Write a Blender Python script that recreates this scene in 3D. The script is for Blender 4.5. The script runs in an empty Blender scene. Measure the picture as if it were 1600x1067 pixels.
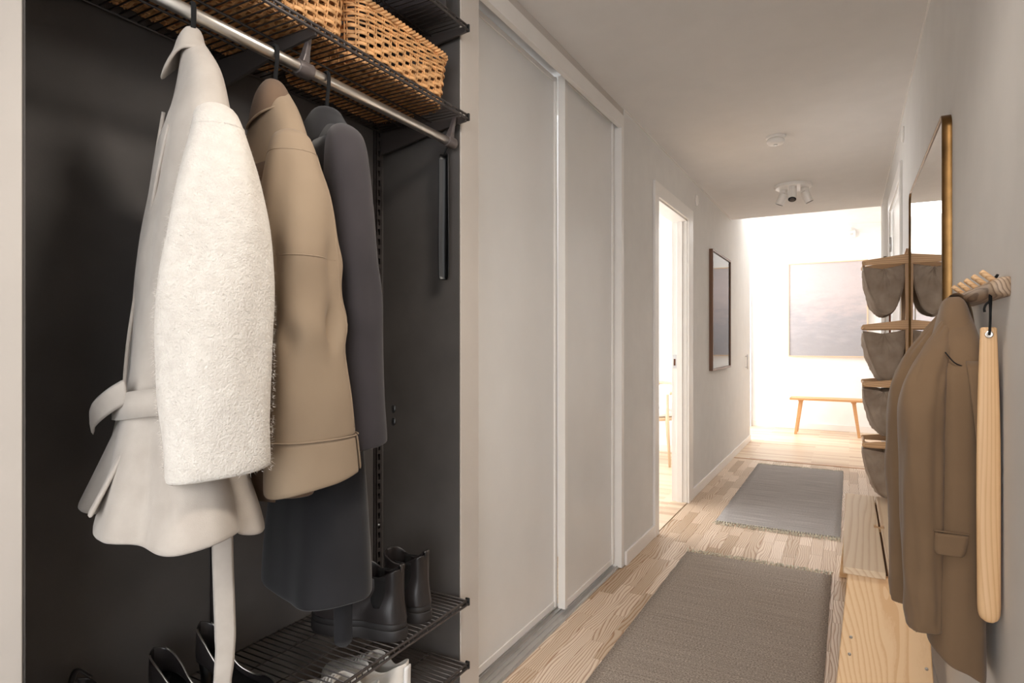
import bpy, bmesh, math, random
from mathutils import Vector, Matrix, noise as mnoise
random.seed(7)
PI = math.pi
scene = bpy.context.scene
COL = scene.collection

# ------------------------------------------------------------------ camera, world, light, exposure
XL, XR, H = -1.053, .258, 2.441          # corridor walls and ceiling
cam_d = bpy.data.cameras.new('camera'); cam = bpy.data.objects.new('camera', cam_d); COL.objects.link(cam)
cam_d.sensor_width = 36; cam_d.lens = 952.5 / 1600 * 36; cam_d.clip_start = .02
cam.location = (0, 0, 1.2); cam.rotation_euler = (PI / 2, 0, .5052)
scene.camera = cam
world = bpy.data.worlds.new('world'); scene.world = world; world.use_nodes = True
bg = world.node_tree.nodes['Background']; bg.inputs[0].default_value = (.965, .98, 1, 1); bg.inputs[1].default_value = 3.5
def area(name, loc, rot, sx, sy, power, color=(1, 1, 1)):
    d = bpy.data.lights.new(name, 'AREA'); d.shape = 'RECTANGLE'; d.size = sx; d.size_y = sy; d.energy = power; d.color = color
    o = bpy.data.objects.new(name, d); o.location = loc; o.rotation_euler = rot; COL.objects.link(o); return o
# daylight through the window of the far room, its roof light and the window of the side room
area('far_room_daylight', (-3.5, 8.0, 1.45), (0, -PI / 2, 0), 2.2, 2.2, 56, (.97, .985, 1))
area('far_room_skylight', (-.9, 8.0, 2.72), (0, 0, 0), 2.6, 1.6, 20, (.97, .985, 1))
area('side_room_daylight', (-3.3, 4.9, 1.4), (0, -PI / 2, 0), 1.9, 2.4, 24, (.97, .985, 1))
# warm ceiling lamp of the entrance, above and in front of the wardrobe
def spot(name, loc, target, power, size, blend, radius, color):
    d = bpy.data.lights.new(name, 'SPOT'); d.energy = power; d.spot_size = size; d.spot_blend = blend; d.shadow_soft_size = radius; d.color = color
    o = bpy.data.objects.new(name, d); o.location = loc
    o.rotation_euler = (Vector(target) - Vector(loc)).to_track_quat('-Z', 'Y').to_euler(); COL.objects.link(o); return o
WARM = (1, .91, .81)
spot('entrance_spot_beam', (-.10, .82, 2.24), (-1.0, .92, 1.0), 21, 1.45, .8, .12, WARM)
spot('entrance_spot_beam_two', (-.10, 1.02, 2.24), (-1.06, 1.55, 1.2), 16, 2.0, .9, .12, WARM)
spot('entrance_spot_beam_three', (0, 1.0, 2.24), (-.50, 2.7, 0), 20, 1.5, .9, .12, WARM)
scene.view_settings.view_transform = 'Standard'; scene.view_settings.look = 'None'
scene.view_settings.exposure = .68; scene.view_settings.gamma = 1; scene.view_settings.use_curve_mapping = False
scene.cycles.use_denoising = True
scene.cycles.max_bounces = 9; scene.cycles.diffuse_bounces = 6
scene.cycles.sample_clamp_indirect = 6

# ------------------------------------------------------------------ helpers
def lin(c):
    return tuple((v / 255 / 12.92 if v / 255 <= .04045 else ((v / 255 + .055) / 1.055) ** 2.4) for v in c) + (1,)
def N(nt, typ, **kw):
    n = nt.nodes.new(typ)
    for k, v in kw.items():
        if k.startswith('i_'): n.inputs[int(k[2:])].default_value = v
        else: setattr(n, k, v)
    return n
def ramp(nt, fac, stops):
    r = nt.nodes.new('ShaderNodeValToRGB'); e = r.color_ramp.elements
    while len(e) < len(stops): e.new(.5)
    for k, (p, c) in enumerate(stops): e[k].position = p; e[k].color = c if len(c) == 4 else lin(c)
    nt.links.new(fac, r.inputs[0]); return r.outputs[0]
def new_mat(name, rough=.6, metal=0):
    m = bpy.data.materials.new(name); m.use_nodes = True
    b = m.node_tree.nodes['Principled BSDF']; b.inputs['Roughness'].default_value = rough; b.inputs['Metallic'].default_value = metal
    return m, m.node_tree, b
def bump(nt, b, h, strength, dist=.002):
    n = nt.nodes.new('ShaderNodeBump'); n.inputs['Strength'].default_value = strength; n.inputs['Distance'].default_value = dist
    nt.links.new(h, n.inputs['Height']); nt.links.new(n.outputs[0], b.inputs['Normal'])
def plain(name, c, rough=.6, metal=0, var=.06, scale=8, bs=.05, bscale=120):
    m, nt, b = new_mat(name, rough, metal)
    tc = N(nt, 'ShaderNodeTexCoord'); n = N(nt, 'ShaderNodeTexNoise'); n.inputs['Scale'].default_value = scale; n.inputs['Detail'].default_value = 4
    nt.links.new(tc.outputs['Object'], n.inputs[0])
    lo = tuple(v * (1 - var) for v in c); hi = tuple(min(255, v * (1 + var)) for v in c)
    nt.links.new(ramp(nt, n.outputs[0], [(.3, lo), (.7, hi)]), b.inputs['Base Color'])
    if bs:
        n2 = N(nt, 'ShaderNodeTexNoise'); n2.inputs['Scale'].default_value = bscale; n2.inputs['Detail'].default_value = 3
        nt.links.new(tc.outputs['Object'], n2.inputs[0]); bump(nt, b, n2.outputs[0], bs)
    return m
def wood(name, light, dark, axis='y', rough=.5, freq=110, bend=5.0, tone=.0, ns=5.0, stretch=.28, sharp=.55):
    """growth-ring lines along one axis, bent by stretched noise; every object gets its own offset and tone"""
    m, nt, b = new_mat(name, rough); L = nt.links.new
    tc = N(nt, 'ShaderNodeTexCoord'); oi = N(nt, 'ShaderNodeObjectInfo')
    mul = N(nt, 'ShaderNodeMath', operation='MULTIPLY', i_1=37.0); L(oi.outputs['Random'], mul.inputs[0])
    cmb = N(nt, 'ShaderNodeCombineXYZ')
    for k in range(3): L(mul.outputs[0], cmb.inputs[k])
    add = N(nt, 'ShaderNodeVectorMath', operation='ADD'); L(tc.outputs['Object'], add.inputs[0]); L(cmb.outputs[0], add.inputs[1])
    mp = N(nt, 'ShaderNodeMapping'); sc = [1, 1, 1]; sc['xyz'.index(axis)] = stretch; mp.inputs['Scale'].default_value = sc; L(add.outputs[0], mp.inputs[0])
    n1 = N(nt, 'ShaderNodeTexNoise'); n1.inputs['Scale'].default_value = ns; n1.inputs['Detail'].default_value = 2; n1.inputs['Roughness'].default_value = .35; L(mp.outputs[0], n1.inputs[0])
    sx = N(nt, 'ShaderNodeSeparateXYZ'); L(tc.outputs['Object'], sx.inputs[0]); o1, o2 = [k for k in range(3) if k != 'xyz'.index(axis)]
    q = N(nt, 'ShaderNodeMath', operation='MULTIPLY_ADD', i_1=.7); L(sx.outputs[o2], q.inputs[0]); L(sx.outputs[o1], q.inputs[2])
    fq = N(nt, 'ShaderNodeMath', operation='MULTIPLY', i_1=freq); L(q.outputs[0], fq.inputs[0])
    bd = N(nt, 'ShaderNodeMath', operation='MULTIPLY_ADD', i_1=bend * 3); L(n1.outputs[0], bd.inputs[0]); L(fq.outputs[0], bd.inputs[2])
    fr = N(nt, 'ShaderNodeMath', operation='FRACT'); L(bd.outputs[0], fr.inputs[0])
    mp3 = N(nt, 'ShaderNodeMapping'); s3 = [260, 260, 260]; s3['xyz'.index(axis)] = 8; mp3.inputs['Scale'].default_value = s3; L(add.outputs[0], mp3.inputs[0])
    n3 = N(nt, 'ShaderNodeTexNoise'); n3.inputs['Scale'].default_value = 1; n3.inputs['Detail'].default_value = 3; L(mp3.outputs[0], n3.inputs[0])
    mx = N(nt, 'ShaderNodeMath', operation='MULTIPLY_ADD', i_1=.35); L(n3.outputs[0], mx.inputs[0]); L(fr.outputs[0], mx.inputs[2])
    mid = tuple(a * .55 + d * .45 for a, d in zip(light, dark)); lo = tuple(a * .85 + d * .15 for a, d in zip(light, dark))
    c = ramp(nt, mx.outputs[0], [(.15, lo), (.3, light), (sharp + .1, light), (.9, mid), (1.0, dark)])
    if tone:
        sp = N(nt, 'ShaderNodeMath', operation='POWER', i_1=.6); L(oi.outputs['Random'], sp.inputs[0])
        mr = N(nt, 'ShaderNodeMapRange'); mr.inputs[3].default_value = 1 - tone; mr.inputs[4].default_value = 1 + tone * .3; L(sp.outputs[0], mr.inputs[0])
        st = N(nt, 'ShaderNodeMapRange'); st.inputs[3].default_value = 1.25; st.inputs[4].default_value = .85; L(sp.outputs[0], st.inputs[0])
        hs = N(nt, 'ShaderNodeHueSaturation'); L(c, hs.inputs['Color']); L(mr.outputs[0], hs.inputs['Value']); L(st.outputs[0], hs.inputs['Saturation']); c = hs.outputs[0]
    L(c, b.inputs['Base Color']); bump(nt, b, n3.outputs[0], .06, .001)
    return m
def cloth(name, c, c2, scale=900, rough=.9, bs=.3, sheen=.3, var_scale=14, nap=0, bdist=.001):
    m, nt, b = new_mat(name, rough); L = nt.links.new
    tc = N(nt, 'ShaderNodeTexCoord'); n = N(nt, 'ShaderNodeTexNoise'); n.inputs['Scale'].default_value = var_scale; n.inputs['Detail'].default_value = 6
    L(tc.outputs['Object'], n.inputs[0]); L(ramp(nt, n.outputs[0], [(.3, c), (.72, c2)]), b.inputs['Base Color'])
    n2 = N(nt, 'ShaderNodeTexNoise'); n2.inputs['Scale'].default_value = scale; n2.inputs['Detail'].default_value = 3; L(tc.outputs['Object'], n2.inputs[0])
    if nap:
        n3 = N(nt, 'ShaderNodeTexNoise'); n3.inputs['Scale'].default_value = nap; n3.inputs['Detail'].default_value = 4; L(tc.outputs['Object'], n3.inputs[0])
        ad = N(nt, 'ShaderNodeMath', operation='MULTIPLY_ADD', i_1=.4); L(n2.outputs[0], ad.inputs[0]); L(n3.outputs[0], ad.inputs[2]); bump(nt, b, ad.outputs[0], bs, .004)
    else: bump(nt, b, n2.outputs[0], bs, bdist)
    b.inputs['Sheen Weight'].default_value = sheen; b.inputs['Sheen Roughness'].default_value = .5
    b.inputs['Specular IOR Level'].default_value = .2
    return m

class MB:
    def __init__(s): s.v = []; s.f = []
    def add(s, vs, fs):
        o = len(s.v); s.v += [tuple(p) for p in vs]; s.f += [tuple(i + o for i in f) for f in fs]; return s
    def box(s, x0, x1, y0, y1, z0, z1):
        return s.add([(x, y, z) for x in (x0, x1) for y in (y0, y1) for z in (z0, z1)],
                     [(0, 1, 3, 2), (4, 6, 7, 5), (0, 4, 5, 1), (2, 3, 7, 6), (0, 2, 6, 4), (1, 5, 7, 3)])
    def loft(s, rings, closed=True, cap0=False, cap1=False):
        n = len(rings[0]); vs = [p for r in rings for p in r]; fs = []
        for i in range(len(rings) - 1):
            for k in range(n if closed else n - 1):
                a, b = i * n + k, i * n + (k + 1) % n
                fs.append((a, b, b + n, a + n))
        if cap0: fs.append(tuple(range(n))[::-1])
        if cap1: fs.append(tuple(range((len(rings) - 1) * n, len(rings) * n)))
        return s.add(vs, fs)
    def tube(s, path, r, n=10, r2=None, caps=True, closed=False):
        """round or flattened tube along a path; r a number or a list"""
        P = [Vector(p) for p in path]; rings = []; up = None
        for i, p in enumerate(P):
            if closed: d = P[(i + 1) % len(P)] - P[i - 1]
            else: d = P[min(i + 1, len(P) - 1)] - P[max(i - 1, 0)]
            d.normalize()
            if up is None: up = Vector((0, 0, 1)) if abs(d.z) < .9 else Vector((1, 0, 0))
            a = up - d * up.dot(d); a.normalize(); up = a; b = d.cross(a)
            ra = r[i] if isinstance(r, (list, tuple)) else r
            rb = ra if r2 is None else (r2[i] if isinstance(r2, (list, tuple)) else r2)
            rings.append([p + a * (math.cos(2 * PI * k / n) * ra) + b * (math.sin(2 * PI * k / n) * rb) for k in range(n)])
        if closed: rings.append(rings[0]); caps = False
        return s.loft(rings, True, caps, caps)
    def lathe(s, prof, c=(0, 0, 0), n=24, axis='z'):
        rings = []
        for r, h in prof:
            ring = []
            for k in range(n):
                a, b = r * math.cos(2 * PI * k / n), r * math.sin(2 * PI * k / n)
                p = {'z': (a, b, h), 'x': (h, a, b), 'y': (a, h, b)}[axis]
                ring.append(tuple(u + w for u, w in zip(p, c)))
            rings.append(ring)
        return s.loft(rings, True, True, True)
    def prism(s, outline, axis, h0, h1):
        f = {'x': lambda a, b, h: (h, a, b), 'y': lambda a, b, h: (a, h, b), 'z': lambda a, b, h: (a, b, h)}[axis]
        return s.loft([[f(a, b, h0) for a, b in outline], [f(a, b, h1) for a, b in outline]], True, True, True)
    def build(s, name, mat=None, parent=None, smooth=False, bevel=0, solid=0, sub=0, loc=None, kind=None, label=None, offset=0):
        me = bpy.data.meshes.new(name); me.from_pydata(s.v, [], s.f)
        bm = bmesh.new(); bm.from_mesh(me); bmesh.ops.recalc_face_normals(bm, faces=bm.faces); bm.to_mesh(me); bm.free()
        if mat: me.materials.append(mat)
        if smooth: me.polygons.foreach_set('use_smooth', [True] * len(me.polygons))
        o = bpy.data.objects.new(name, me); COL.objects.link(o)
        if parent: o.parent = parent
        if loc: o.location = loc
        if solid: md = o.modifiers.new('thickness', 'SOLIDIFY'); md.thickness = solid; md.offset = offset
        if bevel: md = o.modifiers.new('bevel', 'BEVEL'); md.width = bevel; md.segments = 2; md.limit_method = 'ANGLE'
        if sub: md = o.modifiers.new('subdivision', 'SUBSURF'); md.levels = sub; md.render_levels = sub
        if kind: o['kind'] = kind
        if label: o['label'] = label
        return o
def box(name, b, mat, parent=None, bevel=0, **kw): return MB().box(*b).build(name, mat, parent, bevel=bevel, **kw)
def tag(o, label, cat, group=None):
    o['label'] = label; o['category'] = cat
    if group: o['group'] = group
    return o
def thing(name, label, cat, loc=(0, 0, 0), rz=0, group=None):
    o = bpy.data.objects.new(name, None); COL.objects.link(o); o.location = loc; o.rotation_euler = (0, 0, rz); o.empty_display_size = .05
    return tag(o, label, cat, group)
def struct(name, mb, mat, parent=None, **kw):
    o = mb.build(name, mat, parent, **kw)
    if parent is None: o['kind'] = 'structure'
    return o
def setting(name):
    o = bpy.data.objects.new(name, None); COL.objects.link(o); o['kind'] = 'structure'; return o
def dup(root, loc, rz=None, label=None):
    def cp(o, par):
        c = o.copy(); COL.objects.link(c); c.parent = par
        for ch in o.children: cp(ch, c)
        return c
    r = cp(root, None); r.location = loc
    if rz is not None: r.rotation_euler = (0, 0, rz)
    if label: r['label'] = label
    return r
def keyf(keys):
    """smooth interpolation through (t, v1, v2 ...) keys"""
    keys = sorted(keys)
    def f(t):
        if t <= keys[0][0]: return keys[0][1:]
        if t >= keys[-1][0]: return keys[-1][1:]
        for i in range(len(keys) - 1):
            if keys[i][0] <= t <= keys[i + 1][0]: break
        k0, k1 = keys[i], keys[i + 1]; h = k1[0] - k0[0]; u = (t - k0[0]) / h; out = []
        for j in range(1, len(k0)):
            m0 = (k1[j] - keys[max(i - 1, 0)][j]) / (k1[0] - keys[max(i - 1, 0)][0])
            m1 = (keys[min(i + 2, len(keys) - 1)][j] - k0[j]) / (keys[min(i + 2, len(keys) - 1)][0] - k0[0])
            out.append((2*u**3-3*u**2+1)*k0[j] + (u**3-2*u**2+u)*h*m0 + (-2*u**3+3*u**2)*k1[j] + (u**3-u**2)*h*m1)
        return tuple(out)
    return f
def spline(pts, n):
    f = keyf([(i,) + tuple(p) for i, p in enumerate(pts)]); return [f(k * (len(pts) - 1) / (n - 1)) for k in range(n)]

# ------------------------------------------------------------------ materials
M = {}
M['wall'] = plain('wall_paint', (221, 218, 214), .85, var=.01, bs=.04, bscale=300)
M['ceil'] = plain('ceiling_paint', (226, 223, 220), .9, var=.008, bs=.04, bscale=300)
M['white'] = plain('white_trim', (236, 232, 227), .35, var=.008, bs=0)
M['white_matte'] = plain('white_wall_paint', (240, 239, 237), .85, var=.008, bs=.03, bscale=300)
M['pier'] = plain('pier_paint_shaded', (200, 192, 184), .5, var=.01, bs=.02, bscale=300)  # paint set darker than the wall to imitate dim light on the piers
M['door'] = plain('door_lacquer', (229, 227, 224), .3, var=.006, bs=0)
M['alu'] = plain('satin_aluminium', (200, 198, 196), .35, .8, var=.03, bs=0)
M['dark'] = plain('charcoal_wall', (84, 80, 78), .7, var=.05, bs=.08, bscale=180)
M['dmetal'] = plain('graphite_metal', (80, 74, 72), .42, .35, var=.05, bs=0)
M['black'] = plain('black_plastic', (16, 16, 17), .4, var=.1, bs=0)
M['velvet'] = plain('black_flock', (14, 13, 14), .95, var=.1, bs=.2, bscale=900)
M['chrome'] = plain('brushed_steel', (228, 222, 214), .3, 1, var=.02, bs=0)
M['gholder'] = plain('grey_plastic', (98, 90, 88), .35, .2, var=.05, bs=0)
M['brass'] = plain('aged_brass', (124, 94, 58), .3, 1, var=.15, scale=14, bs=0)
M['steel'] = plain('zinc_screw', (190, 190, 192), .3, .9, var=.1, bs=0)
M['leather'] = plain('black_leather', (44, 40, 40), .33, var=.15, bs=.12, bscale=350)
M['rubber'] = plain('black_rubber', (40, 37, 37), .55, var=.1, bs=.05)
M['sneaker'] = plain('white_leather', (226, 220, 212), .5, var=.03, bs=.1, bscale=300)
M['wicker'] = plain('wicker_strand', (218, 166, 112), .5, var=.14, scale=35, bs=.1, bscale=300)
M['floor'] = wood('ash_stave', (230, 208, 184), (186, 148, 116), 'y', .42, 90, 3.2, tone=.34, ns=9, stretch=.22)
M['pine'] = wood('pine', (238, 202, 156), (226, 182, 132), 'z', .5, 42, 3.0, ns=7, stretch=.10)
M['pine_top'] = wood('pine_top', (232, 208, 178), (218, 188, 154), 'y', .5, 46, 2.2, ns=6, stretch=.08)
M['oak'] = wood('oak_arm', (212, 170, 124), (184, 138, 94), 'x', .5, 150, 2.0, ns=8, stretch=.1)
M['oak_z'] = wood('oak_upright', (204, 164, 122), (176, 134, 94), 'z', .5, 150, 2.0, ns=8, stretch=.1)
M['ash_rail'] = wood('ash_rail', (184, 160, 136), (132, 108, 88), 'y', .5, 160, 3.0, ns=14, stretch=.15)
M['peg'] = wood('birch_peg', (224, 186, 142), (200, 156, 112), 'x', .5, 200, 1.5, ns=14, stretch=.15)
M['horn'] = wood('beech_horn', (226, 186, 140), (214, 170, 122), 'z', .42, 130, 3.0, ns=12, stretch=.06)
M['chairwood'] = wood('chair_beech', (226, 200, 170), (200, 168, 136), 'z', .5, 120, 2.0)
M['tan'] = wood('tan_bench', (214, 164, 112), (188, 134, 86), 'x', .5, 90, 2.0, stretch=.1)
M['coat_white'] = cloth('cream_boucle', (216, 208, 198), (228, 221, 211), 900, .95, .8, .2, 60, nap=240)
M['coat_felt_shade'] = cloth('cream_felt_shaded', (176, 166, 156), (187, 178, 168), 800, .95, .35, .25, 25)  # smoother felt side of the coat, darkened to carry the body's shade
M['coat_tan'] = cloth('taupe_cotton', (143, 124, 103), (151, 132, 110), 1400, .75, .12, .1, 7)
M['coat_tan_shade'] = cloth('taupe_cotton_shaded', (104, 84, 68), (116, 94, 76), 1200, .85, .15, .1, 7)  # darker copy of the taupe cotton: shade painted on body, front and collar
M['coat_dark'] = cloth('charcoal_wool', (50, 46, 48), (58, 53, 55), 1500, .85, .2, .15, 10)
M['coat_dark_shade'] = cloth('charcoal_wool_shaded', (34, 33, 35), (40, 39, 41), 1500, .85, .2, .15, 10)  # darker copy of the charcoal wool: shade of the coat body in its colour
M['blazer'] = cloth('brown_wool', (116, 93, 70), (124, 100, 76), 1600, .85, .15, .15, 9)
M['linen_white'] = cloth('white_cotton', (238, 236, 233), (244, 242, 240), 500, .9, .2, .2)

def mat_canvas():
    m, nt, b = new_mat('linen_canvas', .85); L = nt.links.new
    tc = N(nt, 'ShaderNodeTexCoord')
    n = N(nt, 'ShaderNodeTexNoise'); n.inputs['Scale'].default_value = 16; n.inputs['Detail'].default_value = 7; L(tc.outputs['Object'], n.inputs[0])
    L(ramp(nt, n.outputs[0], [(.3, (152, 132, 114)), (.7, (184, 166, 148))]), b.inputs['Base Color'])
    w = N(nt, 'ShaderNodeTexWave', wave_type='BANDS', bands_direction='Z'); w.inputs['Scale'].default_value = 160; w.inputs['Distortion'].default_value = 1.5; L(tc.outputs['Object'], w.inputs[0])
    w2 = N(nt, 'ShaderNodeTexWave', wave_type='BANDS', bands_direction='X'); w2.inputs['Scale'].default_value = 160; w2.inputs['Distortion'].default_value = 1.5; L(tc.outputs['Object'], w2.inputs[0])
    a = N(nt, 'ShaderNodeMath', operation='ADD'); L(w.outputs[1], a.inputs[0]); L(w2.outputs[1], a.inputs[1]); bump(nt, b, a.outputs[0], .25, .001)
    tr = N(nt, 'ShaderNodeBsdfTranslucent'); tr.inputs[0].default_value = lin((190, 170, 148))
    mix = N(nt, 'ShaderNodeMixShader', i_0=.22); L(b.outputs[0], mix.inputs[1]); L(tr.outputs[0], mix.inputs[2])
    L(mix.outputs[0], nt.nodes['Material Output'].inputs[0]); return m
M['canvas'] = mat_canvas()
def mat_rug(name, c1, c2, c3, coarse):
    m, nt, b = new_mat(name, .95); L = nt.links.new
    tc = N(nt, 'ShaderNodeTexCoord'); mp = N(nt, 'ShaderNodeMapping'); mp.inputs['Scale'].default_value = (3, 90, 1); L(tc.outputs['Object'], mp.inputs[0])
    n = N(nt, 'ShaderNodeTexNoise'); n.inputs['Scale'].default_value = 1; n.inputs['Detail'].default_value = 6; L(mp.outputs[0], n.inputs[0])
    mp2 = N(nt, 'ShaderNodeMapping'); mp2.inputs['Scale'].default_value = (150, 260, 1); L(tc.outputs['Object'], mp2.inputs[0])
    n2 = N(nt, 'ShaderNodeTexNoise'); n2.inputs['Scale'].default_value = 1; n2.inputs['Detail'].default_value = 3; L(mp2.outputs[0], n2.inputs[0])
    mixf = N(nt, 'ShaderNodeMath', operation='MULTIPLY_ADD', i_1=coarse); L(n2.outputs[0], mixf.inputs[0])
    sub = N(nt, 'ShaderNodeMath', operation='MULTIPLY', i_1=1 - coarse); L(n.outputs[0], sub.inputs[0]); L(sub.outputs[0], mixf.inputs[2])
    L(ramp(nt, mixf.outputs[0], [(.34, c1), (.5, c2), (.64, c3)]), b.inputs['Base Color'])
    w = N(nt, 'ShaderNodeTexWave', wave_type='BANDS', bands_direction='Y'); w.inputs['Scale'].default_value = 70; w.inputs['Distortion'].default_value = 3; w.inputs['Detail Scale'].default_value = 40
    L(tc.outputs['Object'], w.inputs[0]); a = N(nt, 'ShaderNodeMath', operation='ADD'); L(w.outputs[1], a.inputs[0]); L(n2.outputs[0], a.inputs[1]); bump(nt, b, a.outputs[0], .7, .003)
    return m
M['rug_brown'] = mat_rug('taupe_flatweave', (140, 127, 115), (190, 175, 161), (230, 219, 207), .8)
M['rug_grey'] = mat_rug('grey_flatweave', (146, 139, 136), (186, 179, 175), (220, 213, 209), .55)
M['fringe'] = plain('rug_fringe', (214, 200, 182), .9, var=.25, scale=60, bs=0)
def mat_mirror():
    m, nt, b = new_mat('mirror_glass', .015, 1); b.inputs['Base Color'].default_value = (.93, .93, .92, 1); return m
M['mirror'] = mat_mirror()
def mat_strip_floor(name, axis, light, mid, dark, w=.07, l=.9):
    """strip floor seen from far away: staggered strips of varied tone"""
    m, nt, b = new_mat(name, .35); L = nt.links.new
    tc = N(nt, 'ShaderNodeTexCoord'); mp = N(nt, 'ShaderNodeMapping'); L(tc.outputs['Object'], mp.inputs[0])
    if axis == 'y': mp.inputs['Rotation'].default_value = (0, 0, PI / 2)
    br = N(nt, 'ShaderNodeTexBrick'); br.inputs['Scale'].default_value = 1; br.inputs['Brick Width'].default_value = l; br.inputs['Row Height'].default_value = w; br.inputs['Mortar Size'].default_value = .0012
    br.offset = .37; br.inputs['Color1'].default_value = (0, 0, 0, 1); br.inputs['Color2'].default_value = (1, 1, 1, 1); br.inputs['Mortar'].default_value = (.1, .1, .1, 1); L(mp.outputs[0], br.inputs[0])
    n = N(nt, 'ShaderNodeTexNoise'); n.inputs['Scale'].default_value = 12; n.inputs['Detail'].default_value = 5
    mp2 = N(nt, 'ShaderNodeMapping'); mp2.inputs['Scale'].default_value = (.3, 6, 1) if axis == 'x' else (6, .3, 1); L(tc.outputs['Object'], mp2.inputs[0]); L(mp2.outputs[0], n.inputs[0])
    a = N(nt, 'ShaderNodeMath', operation='MULTIPLY_ADD', i_1=.5); L(n.outputs[0], a.inputs[0])
    h = N(nt, 'ShaderNodeMath', operation='MULTIPLY', i_1=.5); L(br.outputs[0], h.inputs[0]); L(h.outputs[0], a.inputs[2])
    L(ramp(nt, a.outputs[0], [(.2, light), (.5, mid), (.75, dark)]), b.inputs['Base Color']); return m
M['far_floor'] = mat_strip_floor('far_strip_floor', 'x', (226, 206, 180), (216, 192, 164), (192, 158, 126))

# ------------------------------------------------------------------ the setting
f = setting('floor')
box('floor_slab', (-2.4, XR + .1, .9, 6.637, -.06, -.012), M['pine_top'], f)
box('unseen_dark_floor', (-2.4, 4.5, -4.5, .9, -.06, 0), plain('low_bounce_floor', (92, 90, 88), .5), f)  # unseen floor, made dark to cut the light bounced onto the ceiling
box('far_room_boards', (-3.6, 2.2, 6.637, 9.3, -.06, 0), M['far_floor'], f)
box('side_room_boards', (-3.4, -1.165, 3.2, 6.637, -.06, 0), M['far_floor'], f)
box('threshold_strip', (XL, XR, 6.615, 6.637, -.01, .003), wood('threshold_wood', (196, 146, 104), (170, 120, 80), 'x', .5), f)
# parquet staves: each its own piece, four lengths that share mesh data; none under the rugs
def stave_mesh(l, w=.0655):
    mb = MB(); e = .0008; t = .0012
    mb.loft([[(0, 0, -.012), (w, 0, -.012), (w, l, -.012), (0, l, -.012)], [(0, 0, -t), (w, 0, -t), (w, l, -t), (0, l, -t)],
             [(e, e, 0), (w - e, e, 0), (w - e, l - e, 0), (e, l - e, 0)]], True, False, True)
    o = mb.build('plank', M['floor'], f); me = o.data; bpy.data.objects.remove(o); return me
lengths = [.26, .34, .42, .52]; smesh = {l: stave_mesh(l) for l in lengths}
nst = 0
for r in range(21):
    x = -1.115 + r * .0657; y = 1.15 - random.random() * .4
    while y < 6.6:
        l = random.choice(lengths)
        if y + l > 6.614: l2 = 6.614 - y
        else: l2 = l
        x1 = x + .0655
        under1 = x > -.80 and x1 < -.09 and y > 1.3 and y + l2 < 3.50
        under2 = x > -.77 and x1 < -.05 and y > 4.24 and y + l2 < 6.34
        hidden = (x > .0 and 2.45 < y and y + l2 < 3.35) or (x < -1.06 and y + l2 > 3.16) or (y + l2 < 1.55) or (x > -.1 and y + l2 < 2.3)
        if not (under1 or under2 or hidden or l2 < .03):
            o = bpy.data.objects.new('plank', smesh[l]); COL.objects.link(o); o.parent = f; o.location = (x, y, 0)
            if l2 != l: o.scale = (1, l2 / l, 1)
            nst += 1
        y += l + .0003
c = setting('ceiling')
box('hall_ceiling', (-1.4, XR + .1, -1.6, 6.53, H, H + .31), M['ceil'], c)
box('entrance_ceiling', (XR + .1, 1.5, -1.6, -.4, H, H + .1), M['ceil'], c)
box('far_room_ceiling', (-3.6, 2.2, 6.53, 9.4, 2.75, 2.85), M['white_matte'], c)
box('side_room_ceiling', (-3.4, -1.153, 3.2, 6.637, H, H + .1), M['white_matte'], c)
w = setting('wall_left')
box('pier_beyond_wardrobe', (-1.36, XL, 1.576, 1.681, 0, H), M['pier'], w, bevel=.002)
box('pier_before_wardrobe', (-1.36, XL, -3.2, .432, 0, H), M['pier'], w, bevel=.002)
box('wall_panel', (-1.163, XL, 3.141, 3.755, 0, H), M['wall'], w)
box('wall_panel', (-1.163, XL, 4.605, 7.86, 0, H), M['wall'], w)
box('wall_panel', (-1.163, XL, 3.755, 4.605, 2.11, H), M['wall'], w)
box('upper_strip', (-1.163, XL, 6.53, 7.86, H, 2.75), M['wall'], w)
w = setting('wall_right')
box('wall_panel', (XR, XR + .1, -.5, 4.07, 0, H), M['wall'], w)
box('wall_panel', (XR, XR + .1, 4.07, 5.05, 2.13, H), M['wall'], w)
box('wall_panel', (XR, XR + .1, 5.05, 6.56, 0, H), M['wall'], w)
w = setting('wall_wardrobe')
box('back_panel', (-1.40, -1.36, .30, 1.70, 0, H), M['dark'], w)
box('side_panel', (-1.36, -1.056, 1.5715, 1.576, 0, H), M['dark'], w)
box('side_panel', (-1.36, -1.056, .432, .4365, 0, H), M['dark'], w)
w = setting('wall_far')
box('wall_panel', (-3.6, 2.2, 9.25, 9.35, 0, 2.85), M['white_matte'], w)
box('wall_panel', (2.1, 2.2, 6.53, 9.25, 0, 2.85), M['white_matte'], w)
box('wall_panel', (.358, 2.2, 6.46, 6.56, 0, 2.85), M['white_matte'], w)
box('wall_panel', (-3.6, -1.163, 6.76, 6.86, 0, 2.85), M['white_matte'], w)
box('header', (-1.163, .358, 6.47, 6.53, H + .001, 2.85), M['white_matte'], w)
box('window_breast', (-3.7, -3.6, 6.76, 9.35, 0, .8), M['white_matte'], w)
box('window_lintel', (-3.7, -3.6, 6.76, 9.35, 2.6, 2.85), M['white_matte'], w)
w = setting('wall_side_room')
box('wall_panel', (-3.4, -1.163, 6.637, 6.74, 0, H), M['white_matte'], w)
box('wall_panel', (-3.4, -1.163, 3.1, 3.2, 0, H), M['white_matte'], w)
box('window_breast', (-3.45, -3.4, 3.2, 6.637, 0, 1.0), M['white_matte'], w)
box('window_lintel', (-3.45, -3.4, 3.2, 6.637, 1.9, H), M['white_matte'], w)
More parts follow.
